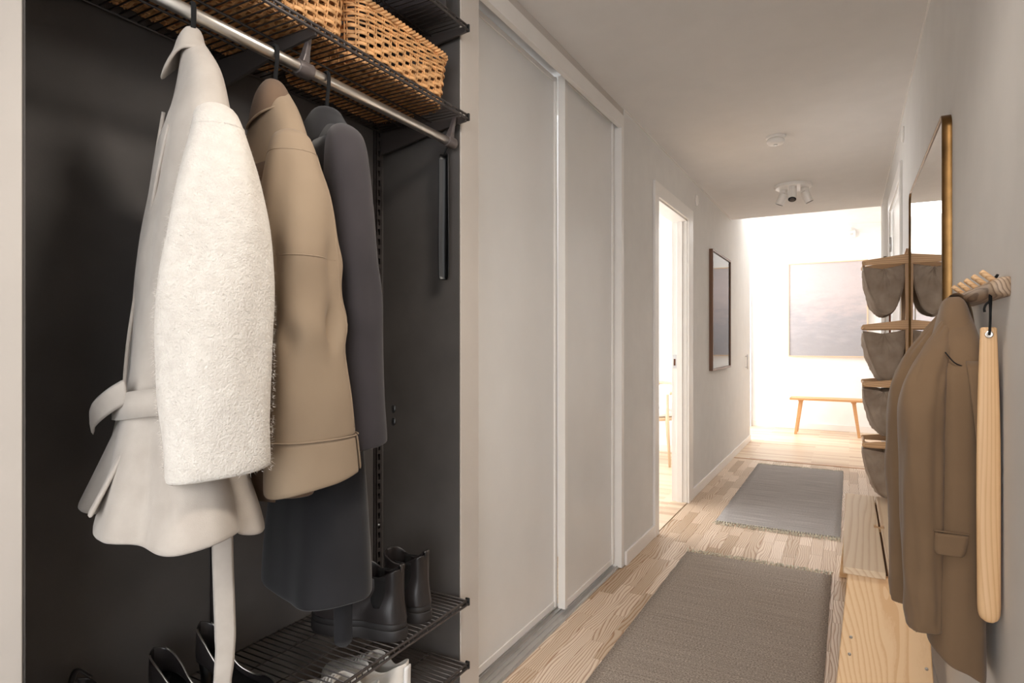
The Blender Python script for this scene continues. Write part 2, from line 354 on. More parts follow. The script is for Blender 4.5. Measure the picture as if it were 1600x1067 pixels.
# skirting
b = setting('baseboard_left')
def skirt(b0, axis, parent, mat=None):
    return box('baseboard', b0, mat or M['white'], parent, bevel=.003)
skirt((XL, XL + .013, 3.152, 3.69, 0, .075), 'y', b); skirt((XL, XL + .013, 4.725, 7.86, 0, .075), 'y', b)
skirt((XL, XL + .010, 1.58, 1.676, 0, .075), 'y', b, M['pier'])
b = setting('baseboard_right')
skirt((XR - .013, XR, 1.1, 4.0, 0, .075), 'y', b); skirt((XR - .013, XR, 5.13, 6.56, 0, .075), 'y', b)
b = setting('baseboard_far')
skirt((-3.6, 2.1, 9.237, 9.25, 0, .085), 'x', b); skirt((-3.4, -1.163, 6.624, 6.637, 0, .075), 'x', b)
# thin shadow mould between ceiling and walls
t = setting('trim_ceiling')
box('ceiling_bead', (XL, XL + .006, 3.141, 6.53, H - .007, H), M['white'], t)
box('ceiling_bead', (XR - .006, XR, .6, 6.53, H - .007, H), M['white'], t)

# left doorway
d = setting('door_1')
for y0, y1 in ((3.687, 3.772), (4.588, 4.725)):
    box('casing', (XL, XL + .016, y0, y1, 0, 2.188), M['white'], d, bevel=.003)
box('casing', (XL, XL + .0165, 3.685, 4.727, 2.102, 2.191), M['white'], d, bevel=.003)
box('jamb', (-1.165, XL, 3.755, 3.775, 0, 2.11), M['white'], d, bevel=.001)
box('jamb', (-1.165, XL, 4.585, 4.605, 0, 2.11), M['white'], d, bevel=.001)
box('head_jamb', (-1.165, XL, 3.755, 4.605, 2.092, 2.112), M['white'], d, bevel=.001)
box('door_stop', (-1.125, -1.085, 4.572, 4.586, 0, 2.095), M['white'], d, bevel=.001)
box('threshold', (-1.165, XL, 3.775, 4.585, -.02, .004), M['far_floor'], d)
sp = box('strike_plate', (-1.157, -1.128, 4.581, 4.5855, 1.0, 1.10), M['steel'], d, bevel=.001)
box('latch_hole', (-1.150, -1.136, 4.5795, 4.582, 1.02, 1.07), plain('latch_wood', (96, 62, 40), .8), sp)
# right door with casing, leaf and hinge
d = setting('door_2')
for y0, y1 in ((4.0, 4.085), (5.035, 5.12)):
    box('casing', (XR - .014, XR, y0, y1, 0, 2.2), M['white'], d, bevel=.003)
box('casing', (XR - .0145, XR, 3.998, 5.122, 2.115, 2.205), M['white'], d, bevel=.003)
box('door_leaf', (XR + .01, XR + .05, 4.09, 5.03, .005, 2.112), M['white'], d, bevel=.002)
for z in (1.83, .25):
    hb = MB().tube([(XR - .004, 5.03, z), (XR - .004, 5.03, z + .1)], .008, 10).build('hinge', M['steel'], d, smooth=True)
dh = MB().tube([(XR + .01, 4.16, 1.02), (XR - .04, 4.16, 1.02), (XR - .045, 4.17, 1.02), (XR - .045, 4.28, 1.02)], .008, 8).build('door_handle', M['steel'], d, smooth=True)

# ------------------------------------------------------------------ sliding-door wardrobe
sw = thing('sliding_wardrobe', 'white built-in wardrobe with two tall sliding doors beside the open closet', 'wardrobe', (0, 0, 0))
box('fascia', (-1.075, XL, 1.681, 3.141, 2.335, 2.405), M['white'], sw, bevel=.001)
box('upper_panel', (-1.15, XL - .003, 1.681, 3.141, 2.405, H - .001), M['pier'], sw)
box('top_track', (-1.16, -1.078, 1.681, 3.1, 2.385, 2.404), M['alu'], sw)
box('side_frame', (-1.16, XL, 3.105, 3.141, 0, 2.335), M['white'], sw, bevel=.002)
box('side_frame', (-1.16, -1.056, 1.6815, 1.686, 0, 2.405), M['white'], sw)
box('back_board', (-1.75, -1.74, 1.68, 3.14, 0, H), M['dark'], sw)
bt = box('bottom_track', (-1.165, -1.068, 1.687, 3.103, 0, .004), M['alu'], sw)
for x in (-1.150, -1.125, -1.105, -1.078): box('track_rib', (x - .0015, x + .0015, 1.687, 3.103, .004, .010), M['alu'], bt)
def sliding_door(nm, x0, y0, y1, z0, z1, st0, st1):
    r = box(nm, (x0, x0 + .022, y0 + .01, y1 - .01, z0 + .01, z1 - .01), M['door'], sw)
    for ya, yb in ((y0, y0 + st0), (y1 - st1, y1)): box('stile', (x0 - .004, x0 + .031, ya, yb, z0, z1), M['white'], r, bevel=.002)
    box('bottom_rail', (x0, x0 + .0265, y0 + st0, y1 - st1, z0, z0 + .028), M['white'], r, bevel=.002)
    box('top_rail', (x0, x0 + .0265, y0 + st0, y1 - st1, z1 - .022, z1), M['white'], r, bevel=.002)
    return r
sliding_door('sliding_door', -1.168, 1.688, 2.475, .022, 2.372, .015, .022)
sliding_door('sliding_door', -1.122, 2.455, 3.10, .022, 2.372, .028, .028)

# ------------------------------------------------------------------ ceiling fittings
sd = thing('smoke_detector', 'round white smoke detector on the hall ceiling', 'smoke detector', (-.39, 4.0, H))
MB().lathe([(.056, 0), (.056, -.014), (.05, -.018)]).build('mounting_base', M['white'], sd, smooth=True, bevel=.001)
MB().lathe([(.046, -.018), (.05, -.024), (.05, -.036), (.044, -.046), (.02, -.05)]).build('sensor_head', M['white'], sd, smooth=True)
MB().lathe([(.012, -.049), (.012, -.053)]).build('test_button', M['alu'], sd, smooth=True)
cs = thing('ceiling_spotlight', 'round white ceiling spotlight with three tilted heads', 'ceiling light', (-.388, 5.31, H))
MB().lathe([(.135, 0), (.135, -.022), (.130, -.026), (.01, -.026)], n=48).build('ceiling_plate', M['white'], cs, smooth=True, bevel=.001)
for k, (hx, hy, tilt) in enumerate(((-.072, .03, (-.42, .1, -1)), (.0, -.065, (0, -.55, -1)), (.08, .03, (.42, .12, -1)))):
    hd = MB().lathe([(.03, -.026), (.03, -.052), (.027, -.054)], (hx, hy, 0)).build('swivel', M['white'], cs, smooth=True, bevel=.001)
    dv = Vector(tilt).normalized(); p0 = Vector((hx, hy, -.058)) - dv * .004; p1 = p0 + dv * .092
    MB().tube([p0, p0 + dv * .002, p1], [.029, .031, .031], 20).build('lamp_head', M['white'], hd, smooth=True, bevel=.001)
    MB().tube([p1 - dv * .001, p1 + dv * .002], [.0295, .0295], 20).build('lamp_ring', M['black'], hd, smooth=True)
    MB().tube([p1 + dv * .0015, p1 + dv * .0035], [.019, .016], 20).build('lamp_lens', M['gholder'], hd, smooth=True)
# the entrance lamp above the wardrobe, out of the picture: same kind of fitting
ce = dup(cs, (-.12, .95, H), 0, 'round white spotlight over the entrance by the wardrobe')
for (nm, p, x, lab) in (('blanking_disc', (-1.053, 4.90, 2.31), 1, 'round white blanking cap high on the left wall past the doorway'), ('blanking_disc', (XR, 3.91, 2.32), -1, 'round white blanking cap high on the right wall above the door')):
    o = MB().lathe([(.043, 0), (.043, .006 * x), (.036, .011 * x), (.01, .012 * x)], (0, 0, 0), 28, 'x').build(nm, M['white'], smooth=True); o.location = p
    tag(o, lab, 'wall cap', 'round wall caps')
t = thing('alarm_sensor', 'small white sensor box high on the far wall', 'sensor', (0, 9.25, 2.62))
box('sensor_box', (-.02, .075, -.03, 0, -.05, .05), M['white'], t, bevel=.004)
box('sensor_eye', (.012, .043, -.034, -.029, -.012, .012), M['alu'], t, bevel=.002)
box('mounting_arm', (.02, .035, -.012, 0, .05, .09), M['white'], t)

# ------------------------------------------------------------------ open closet: uprights, wire shelves, rail
BX = -1.36                                     # back panel of the closet
def upright(y, label):
    t = thing('shelf_upright', label, 'shelf upright', (BX, y, 0), group='slotted uprights of the closet')
    mb = MB(); mb.box(0, .003, -.0125, .0125, .30, 2.38); mb.box(0, .014, -.0125, -.0105, .30, 2.38); mb.box(0, .014, .0105, .0125, .30, 2.38)
    mb.box(.012, .014, -.0125, -.006, .30, 2.38); mb.box(.012, .014, .006, .0125, .30, 2.38)
    z = .32
    while z < 2.36: mb.box(.012, .014, -.006, .006, z, z + .012); z += .032
    mb.build('slotted_rail', M['dmetal'], t)
    for z in (.6, 1.34, 2.1): MB().lathe([(.0045, .003), (.0045, .015), (.002, .0165)], (0, 0, z), 12, 'x').build('screw', M['steel'], t, smooth=True)
    return t
upright(1.535, 'slotted dark metal upright in the right corner of the closet')
upright(.955, 'slotted dark metal upright behind the hanging coats')

Y0, Y1 = .445, 1.556                           # ends of the wire shelves
def wire_shelf(z, label, step=.0195, depth=.335, stretchers=(.10, .2)):
    t = thing('wire_shelf', label, 'shelf', (BX + .012, 0, z), group='wire shelves of the closet')
    mb = MB(); y = Y0 + .006
    while y < Y1 - .004: mb.tube([(0, y, 0), (depth, y, 0), (depth + .002, y, -.014)], .0019, 5); y += step
    mb.build('wires', M['dmetal'], t, smooth=True, kind='stuff')
    for x, zz, r in ((0, -.003, .0032), (depth, -.0035, .0036), (depth + .002, -.016, .0036)):
        MB().tube([(x, Y0, zz), (x, Y1, zz)], r, 8).build('edge_rail', M['dmetal'], t, smooth=True)
    for x in stretchers: MB().tube([(x, Y0, -.0035), (x, Y1, -.0035)], .0028, 8).build('stretcher', M['dmetal'], t, smooth=True)
    for y in (1.549, .955):
        MB().prism([(-.006, -.006), (depth - .004, -.006), (depth + .002, -.012), (depth - .003, -.024), (depth - .10, -.035), (.04, -.072), (-.006, -.078)], 'y', y - .004, y + .004).build('bracket', M['dmetal'], t, bevel=.001)
    for y in (Y1 - .002,): MB().box(depth - .008, depth + .006, y - .003, y + .004, -.021, .002).build('end_cap', M['black'], t, bevel=.002)
    return t
wire_shelf(1.890, 'dark wire shelf above the clothes rail, carrying the wicker baskets')
wire_shelf(2.160, 'topmost dark wire shelf of the closet, above the wicker baskets')
wire_shelf(.420, 'dark wire shelf carrying the black boots')
wire_shelf(.228, 'lowest dark wire shelf, under the boots, carrying the white sneakers')

RX, RZ = -1.063, 1.806
r = thing('clothes_rail', 'shiny steel clothes rail under the basket shelf', 'clothes rail', (RX, 0, RZ))
MB().tube([(0, .445, 0), (0, 1.531, 0)], .0128, 24).build('rail', M['chrome'], r, smooth=True)
for y in (.965, 1.532):
    hd = MB(); hd.tube([(0, y - .022, 0), (0, y + .018, 0)], [.0165, .0175], 20)
    hd.build('rail_holder', M['gholder'], r, smooth=True, bevel=.001)
    MB().loft([[(-.012, y + a, .012), (-.012, y + a + .02, .012), (.012, y + a + .02, .012), (.012, y + a, .012)] for a in (-.014,)] +
              [[(-.009 + k, y - .008, .03), (-.009 + k, y + .006, .03), (.009 + k, y + .006, .03), (.009 + k, y - .008, .03)] for k in (.004,)] +
              [[(-.006 + .014, y - .006, .06), (-.006 + .014, y + .004, .06), (.006 + .014, y + .004, .06), (.006 + .014, y - .006, .06)]] +
              [[(-.005 + .018, y - .005, .074), (-.005 + .018, y + .003, .074), (.005 + .018, y + .003, .074), (.005 + .018, y - .005, .074)]], True, True, True).build('holder_arm', M['gholder'], r, bevel=.002)
hz = thing('long_shoehorn', 'long flat black shoehorn hanging at the right end of the clothes rail', 'shoehorn', (-1.088, 1.548, 1.39))
MB().loft([[(w * math.cos(q * PI / 12) if True else 0, .002 * math.sin(q * PI / 6) - .003 - (.012 * (math.cos(q * PI / 12)) ** 2), z) for q in range(0, 13)] for z, w in ((0, .012), (.003, .0155), (.012, .018), (.1, .019), (.25, .0175), (.37, .0165), (.385, .012))], False).build('blade', M['black'], hz, smooth=True, solid=.003)
MB().tube([(0, -.012, .38), (.006, -.01, .40), (.02, -.008, .415)], .003, 8).build('hanging_loop', M['black'], hz, smooth=True)

# ------------------------------------------------------------------ wicker baskets
def basket(label, y0, y1, x0, x1, z0, h, flare=.012):
    cx, cy = (x0 + x1) / 2, (y0 + y1) / 2
    t = thing('wicker_basket', label, 'basket', (cx, cy, z0), group='wicker baskets on the shelf')
    hx, hy, R = (x1 - x0) / 2, (y1 - y0) / 2, .045
    def outline(off, n_per):
        """rounded rectangle sampled by arc length, outward normals"""
        ax, ay = hx + off - R, hy + off - R; segs = []
        L = [2 * ay, R * PI / 2, 2 * ax, R * PI / 2] * 2; tot = sum(L); out = []
        for k in range(n_per):
            s = k / n_per * tot; i = 0
            while s > L[i]: s -= L[i]; i += 1
            if i == 0: p, nrm = (ax + R, -ay + s), (1, 0)
            elif i == 1: a = s / R; nrm = (math.cos(a), math.sin(a)); p = (ax + R * nrm[0], ay + R * nrm[1])
            elif i == 2: p, nrm = (ax - s, ay + R), (0, 1)
            elif i == 3: a = PI / 2 + s / R; nrm = (math.cos(a), math.sin(a)); p = (-ax + R * nrm[0], ay + R * nrm[1])
            elif i == 4: p, nrm = (-ax - R, ay - s), (-1, 0)
            elif i == 5: a = PI + s / R; nrm = (math.cos(a), math.sin(a)); p = (-ax + R * nrm[0], -ay + R * nrm[1])
            elif i == 6: p, nrm = (-ax + s, -ay - R), (0, -1)
            else: a = 1.5 * PI + s / R; nrm = (math.cos(a), math.sin(a)); p = (ax + R * nrm[0], -ay + R * nrm[1])
            out.append((p, nrm))
        return out
    per = 4 * (hx + hy); ns = int(per / .030); ns += ns % 2
    K = 6; n = ns * K
    weave = MB()
    def strand(z, wid, thick, amp, phase, period, off):
        ol = outline(off, n); rings = []
        for k in range(n):
            (px, py), (nx, ny) = ol[k]; o = amp * math.sin(2 * PI * (k / K) / period + phase)
            ring = []
            for (dz, dn) in ((-wid, 0), (-wid * .6, thick), (wid * .6, thick), (wid, 0), (wid * .6, -thick), (-wid * .6, -thick)):
                ring.append((px + nx * (o + dn), py + ny * (o + dn), z + dz))
            rings.append(ring)
        rings.append(rings[0]); weave.loft(rings, True)
    z = .010; row = 0; zband = h * .60
    while z < zband:
        strand(z, .0052, .0016, .0042, PI * (row % 2), 2, flare * z / h); z += .0128; row += 1
    while z < h - .012:
        strand(z, .0032, .0019, .0042, row * 2 * PI / 3, 3, flare * z / h); z += .0066; row += 1
    weave.build('weave', M['wicker'], t, smooth=True, kind='stuff')
    st = MB(); ol0 = outline(0, ns); ol1 = outline(flare, ns)
    for k in range(ns):
        (a, na), (b, nb) = ol0[k], ol1[k]
        for s in (-.0035, .0035):
            tx, ty = -na[1] * s, na[0] * s
            st.tube([(a[0] + tx, a[1] + ty, .002), (b[0] + tx, b[1] + ty, h - .006)], .0022, 5)
    st.build('stakes', M['wicker'], t, smooth=True, kind='stuff')
    ol = outline(flare + .001, 240); rim = MB()
    for ph in (0, 2 * PI / 3, 4 * PI / 3):
        path = []
        for k in range(240):
            (p, nr) = ol[k]; a = 2 * PI * k / 8 + ph
            path.append((p[0] + nr[0] * .0055 * math.cos(a), p[1] + nr[1] * .0055 * math.cos(a), h - .004 + .0055 * math.sin(a)))
        rim.tube(path, .0042, 6, closed=True)
    rim.build('braided_rim', M['wicker'], t, smooth=True)
    bs = MB(); y = -hy + .02; j = 0
    while y < hy - .015:
        pts = [(-hx + .008 + i * (2 * hx - .016) / 28, y, .0045 + .0028 * math.sin(i * PI / 2 + PI * (j % 2))) for i in range(29)]
        bs.tube(pts, .0016, 5, r2=.0046); y += .0112; j += 1
    for i in range(int(2 * hx / .028)):
        x = -hx + .022 + i * .028
        bs.tube([(x, -hy + .01, .0045), (x, hy - .01, .0045)], .0021, 5)
    bs.build('base_weave', M['wicker'], t, smooth=True, kind='stuff')
    box('base_board', (-hx + .012, hx - .012, -hy + .012, hy - .012, .0095, .0125), M['wicker'], t)
    return t
basket('tan wicker basket nearest the right wall of the closet', 1.122, 1.505, -1.325, -1.062, 1.8925, .158)
basket('larger tan wicker basket left of the other, cut by the picture top', .60, 1.085, -1.325, -1.058, 1.8925, .187)
fb = thing('folded_bag', 'dark folded bag at the right end of the topmost shelf', 'bag', (-1.15, 1.46, 2.1625))
mb = MB(); rings = []
for z, s in ((0, .9), (.01, 1), (.05, 1.02), (.09, .95), (.12, .8), (.128, .5)):
    rings.append([(s * .10 * math.copysign(abs(math.cos(a)) ** .6, math.cos(a)) + .006 * math.sin(3 * a + z * 60), s * .07 * math.copysign(abs(math.sin(a)) ** .6, math.sin(a)) + .004 * math.sin(4 * a), z) for a in [2 * PI * k / 28 for k in range(28)]])
mb.loft(rings, True, True, True).build('bag_body', M['coat_dark'], fb, smooth=True, sub=1)
MB().tube(spline([(.06, -.05, .12), (.09, -.02, .15), (.09, .02, .15), (.06, .05, .12)], 14), .003, 6, r2=.008).build('bag_handle', M['coat_dark'], fb, smooth=True)

# ------------------------------------------------------------------ garments
def sgn(v, p): return math.copysign(abs(v) ** p, v)
def garment_tube(keys, zs, n=72, p=.75, folds=(), hem=None, wob=.003, seed=0, skew=None):
    """stack of rounded-rectangle rings. keys: z -> cx, cy, half x, half y; folds: (lobes, phase, amp_fn(u)); hem(theta) -> dz at the bottom"""
    kf = keyf(keys); zt, zb = max(zs), min(zs); rings = []
    for z in zs:
        cx, cy, a, b = kf(z); u = (zt - z) / ((zt - zb) or 1); ring = []
        for k in range(n):
            th = 2 * PI * k / n; ct, st = math.cos(th), math.sin(th)
            x, y = a * sgn(ct, p), b * sgn(st, p); r = math.hypot(x, y) or 1
            dr = sum(am(u) * math.sin(l * th + ph + tw * u) for l, ph, am, tw in folds)
            q = mnoise.noise(Vector((x * 9 + seed, y * 9, z * 5))) * wob * 2 + mnoise.noise(Vector((x * 25, y * 25 + seed, z * 14))) * wob * .7
            dr += q
            zz = z + (hem(th) * max(0, (u - .45) / .55) ** 1.5 if hem else 0)
            ring.append((cx + x + dr * x / r, cy + y + dr * y / r, zz))
        rings.append(ring)
    return rings
def lrange(a, b, n): return [a + (b - a) * k / (n - 1) for k in range(n)]
def ribbon(path, widths, thick, wdir):
    """flat band along a path, wdir gives the direction of its width (vector or list)"""
    rings = []
    for i, p in enumerate(path):
        w = Vector(wdir[i] if isinstance(wdir, list) else wdir).normalized(); p = Vector(p)
        d = (Vector(path[min(i + 1, len(path) - 1)]) - Vector(path[max(i - 1, 0)])).normalized(); nrm = d.cross(w).normalized()
        h = widths[i] if isinstance(widths, list) else widths
        rings.append([p + w * h + nrm * thick, p - w * h + nrm * thick, p - w * h - nrm * thick, p + w * h - nrm * thick])
    return MB().loft(rings, True, True, True)
def hanger(label, y, phi, zneck):
    t = thing('coat_hanger', label, 'coat hanger', (RX, y, 0), phi, group='black coat hangers')
    a = -phi; R = .019
    pts = []
    for k in range(15):
        th = math.radians(-30 + k * 210 / 14)
        pts.append((R * math.cos(th), 0, RZ + R * math.sin(th)))
    pts = [(p[0], p[1], p[2]) for p in pts][::-1][:0] + [(R * math.cos(math.radians(200 - k * 200 / 12)), 0, RZ + R * math.sin(math.radians(200 - k * 200 / 12))) for k in range(13)] + [(R * .9, 0, RZ - .02), (.008, 0, RZ - .045), (0, 0, zneck - .02)]
    MB().tube(pts, .0028, 8, r2=.0045).build('hook', M['velvet'], t, smooth=True)
    MB().tube(spline([(-.11, 0, zneck - .20), (-.06, 0, zneck - .12), (0, 0, zneck - .055), (.06, 0, zneck - .12), (.11, 0, zneck - .20)], 20), .003, 8, r2=.004).build('shoulder_bar', M['velvet'], t, smooth=True)
    return t
def seam(path, r, mat, parent, name='seam', n=6): return MB().tube(path, r, n).build(name, mat, parent, smooth=True)

# --- cream boucle coat, nearest
PH = math.radians(-25); HY = .70
hanger('black flocked hanger holding the cream coat', HY, PH, 1.765)
ct = thing('wool_coat', 'long cream boucle wool coat with a hanging belt, nearest on the rail', 'coat', (RX, HY, 0), PH)
body_keys = [(1.75, .0, .003, .020, .013), (1.727, .004, .006, .036, .019), (1.689, .01, .009, .070, .027), (1.642, .012, .009, .106, .036), (1.59, .010, .006, .130, .050), (1.55, .008, .001, .142, .053), (1.45, 0, -.006, .150, .056), (1.33, -.004, -.012, .152, .066),
             (1.2, -.006, -.020, .15, .072), (1.1, -.006, -.026, .145, .076), (1.0, .012, -.027, .168, .096), (.9, .03, -.028, .195, .118), (.83, .035, -.028, .20, .124)]
def hem_w(th): return -.008 + .020 * math.cos(th + 2.0) + .016 * math.sin(2 * th + .9) + .006 * math.sin(5 * th)
rings = garment_tube(body_keys, lrange(1.75, .895, 48), 90, .8, [(5, .4, lambda u: .024 * max(0, u - .5) * 1.8, 1.0), (9, 2.1, lambda u: .008 * max(0, u - .5), 1.5), (3, 1.0, lambda u: .012 * u, .5)], hem_w, .004, 3)
MB().loft(rings, True, True).build('body', M['coat_felt_shade'], ct, smooth=True, solid=.007, sub=1)
sl = [(1.585, .132, .014, .034, .028), (1.55, .148, .016, .042, .036), (1.48, .172, .014, .050, .053), (1.41, .184, .012, .054, .067), (1.34, .194, .010, .056, .076), (1.25, .2, .005, .058, .084), (1.12, .203, .005, .056, .082), (1.03, .205, .008, .053, .076), (.97, .205, .008, .052, .0735)]
for s in (1, -1):
    ks = [(k[0], k[1] * (1 if s > 0 else -.80), k[2] + (0 if s > 0 else .022), k[3], k[4] * (1 if s > 0 else .75)) for k in sl]
    rg = garment_tube(ks, lrange(1.585, .992, 34), 64, .8, [(2, .6, lambda u: .006 * u, 2), (5, 0, lambda u: .003 * math.sin(PI * u), 3)], lambda th: .006 * math.sin(th), .004, 11 + s)
    if s > 0: near_sleeve = rg
    top = [tuple(sum(p[j] for p in rg[0]) / len(rg[0]) * .7 + p[j] * .3 + (0 if j < 2 else .012) for j in range(3)) for p in rg[0]]
    MB().loft([top] + rg, True, True).build('sleeve', M['coat_white'], ct, smooth=True, solid=.008, sub=1)
# raised seam at the drop shoulder
q_ = near_sleeve[2]; cq = [sum(p[j] for p in q_) / len(q_) for j in range(3)]
seam([(p[0] + (p[0] - cq[0]) * .06, p[1] + (p[1] - cq[1]) * .05, p[2]) for p in q_] + [q_[0]], .0030, M['coat_white'], ct, 'shoulder_seam')
# collar: folded stand round the hook with a turned-down edge
col = garment_tube([(1.778, 0, .001, .006, .008), (1.768, 0, 0, .015, .014), (1.745, 0, -.003, .028, .022), (1.727, .002, -.005, .041, .030), (1.715, .002, -.005, .048, .034)], lrange(1.778, 1.722, 12), 60, .9, [(2, .7, lambda u: .001 * u, 0)], lambda th: -.042 * max(0, math.cos(th - PI * 1.42)) ** 3 + .004 * math.sin(th), .0015, 5)
col = [[(x, y - .008 * max(0, (1.722 - z) / .03), z) for x, y, z in r_] for r_ in col]
MB().loft(col, True, True).build('collar', M['coat_felt_shade'], ct, smooth=True, solid=.006, sub=1)
# front edges running down the visible side
pf = spline([(-.02, -.044, 1.62), (-.03, -.060, 1.5), (-.035, -.078, 1.35), (-.03, -.098, 1.2), (-.03, -.106, 1.09)], 22)
seam(pf, .0035, M['coat_felt_shade'], ct, 'front_edge')
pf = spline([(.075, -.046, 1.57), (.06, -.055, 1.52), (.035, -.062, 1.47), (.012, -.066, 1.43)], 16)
seam(pf, .0032, M['coat_felt_shade'], ct, 'back_yoke_seam')
# belt wrapped at the waist, its knot end turned out, and the hanging end
wr = garment_tube([(1.2, -.006, -.026, .158, .091), (1.0, -.006, -.026, .158, .093)], [1.12], 60, .8)[0]
ribbon([(p[0], p[1], 1.085 + .02 * math.cos(2 * PI * k / 60)) for k, p in enumerate(wr)] + [(wr[0][0], wr[0][1], 1.105)], .022, .003, (0, 0, 1)).build('belt', M['coat_felt_shade'], ct, smooth=True)
ribbon(spline([(.09, -.108, 1.12), (.05, -.132, 1.10), (.0, -.150, 1.075), (-.03, -.152, 1.055)], 14), .024, .004, (.25, -.1, 1)).build('belt_loop', M['coat_felt_shade'], ct, smooth=True, sub=1)
ribbon(spline([(.085, .035, .95), (.083, .036, .84), (.088, .038, .74), (.086, .04, .66), (.084, .036, .60), (.075, .03, .54)], 24), [.019] * 14 + [.0175] * 4 + [.016, .0165, .019, .022, .024, .026], .0035, (.25, .97, 0)).build('belt_end', M['coat_felt_shade'], ct, smooth=True, sub=1)
# loose front panel flaring at the hem
fl = []
for i, z in enumerate(lrange(1.06, .915, 14)):
    u = i / 13; row = []
    for k in range(20):
        v = k / 19
        row.append((-.06 + .15 * v + .01 * u, -.108 - .052 * u - .012 * math.sin(v * 7 + u) * u + .03 * (v - .3) ** 2, z - .008 * math.sin(v * 5) * u))
    fl.append(row)
MB().loft(fl, False).build('front_panel', M['coat_felt_shade'], ct, smooth=True, solid=.007, sub=1)
# long fibres standing off the boucle sleeve and hem
fz = MB(); rnd = random.Random(3); kf = keyf(sl)
for _ in range(9000):
    z = rnd.uniform(.992, 1.56); th = rnd.uniform(0, 2 * PI); cx, cy, a, b = kf(z)
    x, y = a * sgn(math.cos(th), .8), b * sgn(math.sin(th), .8); p = Vector((cx + x, cy + y, z)); nv = Vector((x / a / a, y / b / b, 0)).normalized()
    p += nv * .002; tip = p + nv * rnd.uniform(.001, .004) + Vector((rnd.uniform(-1, 1), rnd.uniform(-1, 1), rnd.uniform(-1.4, .8))) * .0045
    sdir = Vector((rnd.uniform(-1, 1), rnd.uniform(-1, 1), rnd.uniform(-1, 1))) * .00035
    fz.add([p - sdir, p + sdir, tip], [(0, 1, 2)])
fz.build('fibres', M['coat_white'], ct, kind='stuff')

# --- taupe cotton jacket
PH2 = math.radians(-20); HY2 = .884
hanger('black flocked hanger holding the taupe jacket', HY2, PH2, 1.745)
jt = thing('cotton_jacket', 'taupe cotton jacket with wide cuffs, between the cream and charcoal coats', 'jacket', (RX, HY2, 0), PH2)
bk = [(1.72, 0, 0, .03, .02), (1.68, .005, 0, .066, .028), (1.62, .005, -.002, .11, .036), (1.55, 0, -.006, .14, .046), (1.4, -.004, -.012, .15, .068), (1.2, -.006, -.016, .155, .072), (1.0, 0, -.018, .16, .075), (.9, 0, -.018, .165, .075)]
MB().loft(garment_tube(bk, lrange(1.72, .905, 36), 80, .8, [(4, .2, lambda u: .012 * u, .8)], None, .003, 21)).build('body', M['coat_tan_shade'], jt, smooth=True, solid=.004, sub=1)
sl2 = [(1.60, .118, -.010, .034, .030), (1.56, .132, -.012, .042, .042), (1.47, .156, -.016, .052, .060), (1.36, .172, -.018, .054, .070), (1.22, .180, -.013, .055, .072), (1.1, .188, -.004, .056, .078), (1.0, .193, .002, .056, .083), (.93, .195, .004, .056, .085)]
def wr_tan(u): return .006 * math.sin(PI * u) + .010 * math.exp(-((u - .62) / .05) ** 2) + .006 * math.exp(-((u - .42) / .05) ** 2)
for s in (1, -1):
    ks = [(k[0], k[1] * s, k[2], k[3], k[4]) for k in sl2]
    rg = garment_tube(ks, lrange(1.60, 1.012, 44), 72, .78, [(2, .9, lambda u: .006 * u, 2.2), (4, 1.1, wr_tan, 2.5), (7, 2.0, lambda u: .007 * math.exp(-((u - .66) / .06) ** 2), 9)], lambda th: .012 * math.sin(th), .0035, 31 + s)
    top = [tuple(sum(p[j] for p in rg[0]) / len(rg[0]) * .7 + p[j] * .3 + (0 if j < 2 else .012) for j in range(3)) for p in rg[0]]
    slv = MB().loft([top] + rg, True, True).build('sleeve', M['coat_tan'], jt, smooth=True, solid=.004, sub=1)
    # the cuff is open at the back: a gap of a few columns
    cu = garment_tube([(k[0], k[1], k[2], k[3] + .004, k[4] + .004) for k in ks], lrange(1.022, .938, 7), 72, .78, [(2, .9 + 2.2, lambda u: .006, 0)], lambda th: .016 * math.sin(th), .002, 41)
    cut = [[ring[(k + 14) % 72] for k in range(70)] for ring in cu]
    cuf = MB().loft(cut, False).build('cuff', M['coat_tan'], slv, smooth=True, solid=.005, sub=1)
    seam([tuple(Vector(p) + Vector((p[0] - ks[-1][1], p[1], 0)).normalized() * .003) for p in cut[0]], .0017, M['coat_tan'], slv, 'cuff_seam')
    # seams lie on the sleeve surface
    def on(i, k, o=.0012):
        r_ = rg[i]; m_ = [sum(p[j] for p in r_) / len(r_) for j in range(2)]; p = r_[k % 72]; dx, dy = p[0] - m_[0], p[1] - m_[1]; l_ = math.hypot(dx, dy)
        return (p[0] + dx / l_ * o, p[1] + dy / l_ * o, p[2])
    kc = 12 if s > 0 else 24
    seam([on(i, kc) for i in range(3, 43)], .0022, M['coat_tan'], slv, 'sleeve_seam')
    seam([on(18, k) for k in (range(48, 72 + kc) if s > 0 else range(kc, 60))], .0016, M['coat_tan'], slv, 'elbow_seam')
    seam([on(3, k) for k in range(73)], .0019, M['coat_tan'], slv, 'armhole_seam')
yk = garment_tube([(k[0], k[1], k[2], k[3] + .006, k[4] + .006) for k in bk], lrange(1.722, 1.545, 12), 80, .8, [], None, .002, 51)
MB().loft(yk, True).build('yoke', M['coat_tan'], jt, smooth=True, solid=.004, sub=1)
cl = garment_tube([(1.752, -.004, -.002, .010, .010), (1.745, -.004, -.002, .022, .018), (1.72, -.002, -.004, .042, .030), (1.69, 0, -.006, .058, .038), (1.665, 0, -.008, .066, .042)], lrange(1.752, 1.668, 10), 48, .85, [], lambda th: -.018 * math.cos(th - PI * 1.4), .002, 52)
MB().loft(cl, True, True).build('collar', M['coat_tan_shade'], jt, smooth=True, solid=.004, sub=1)
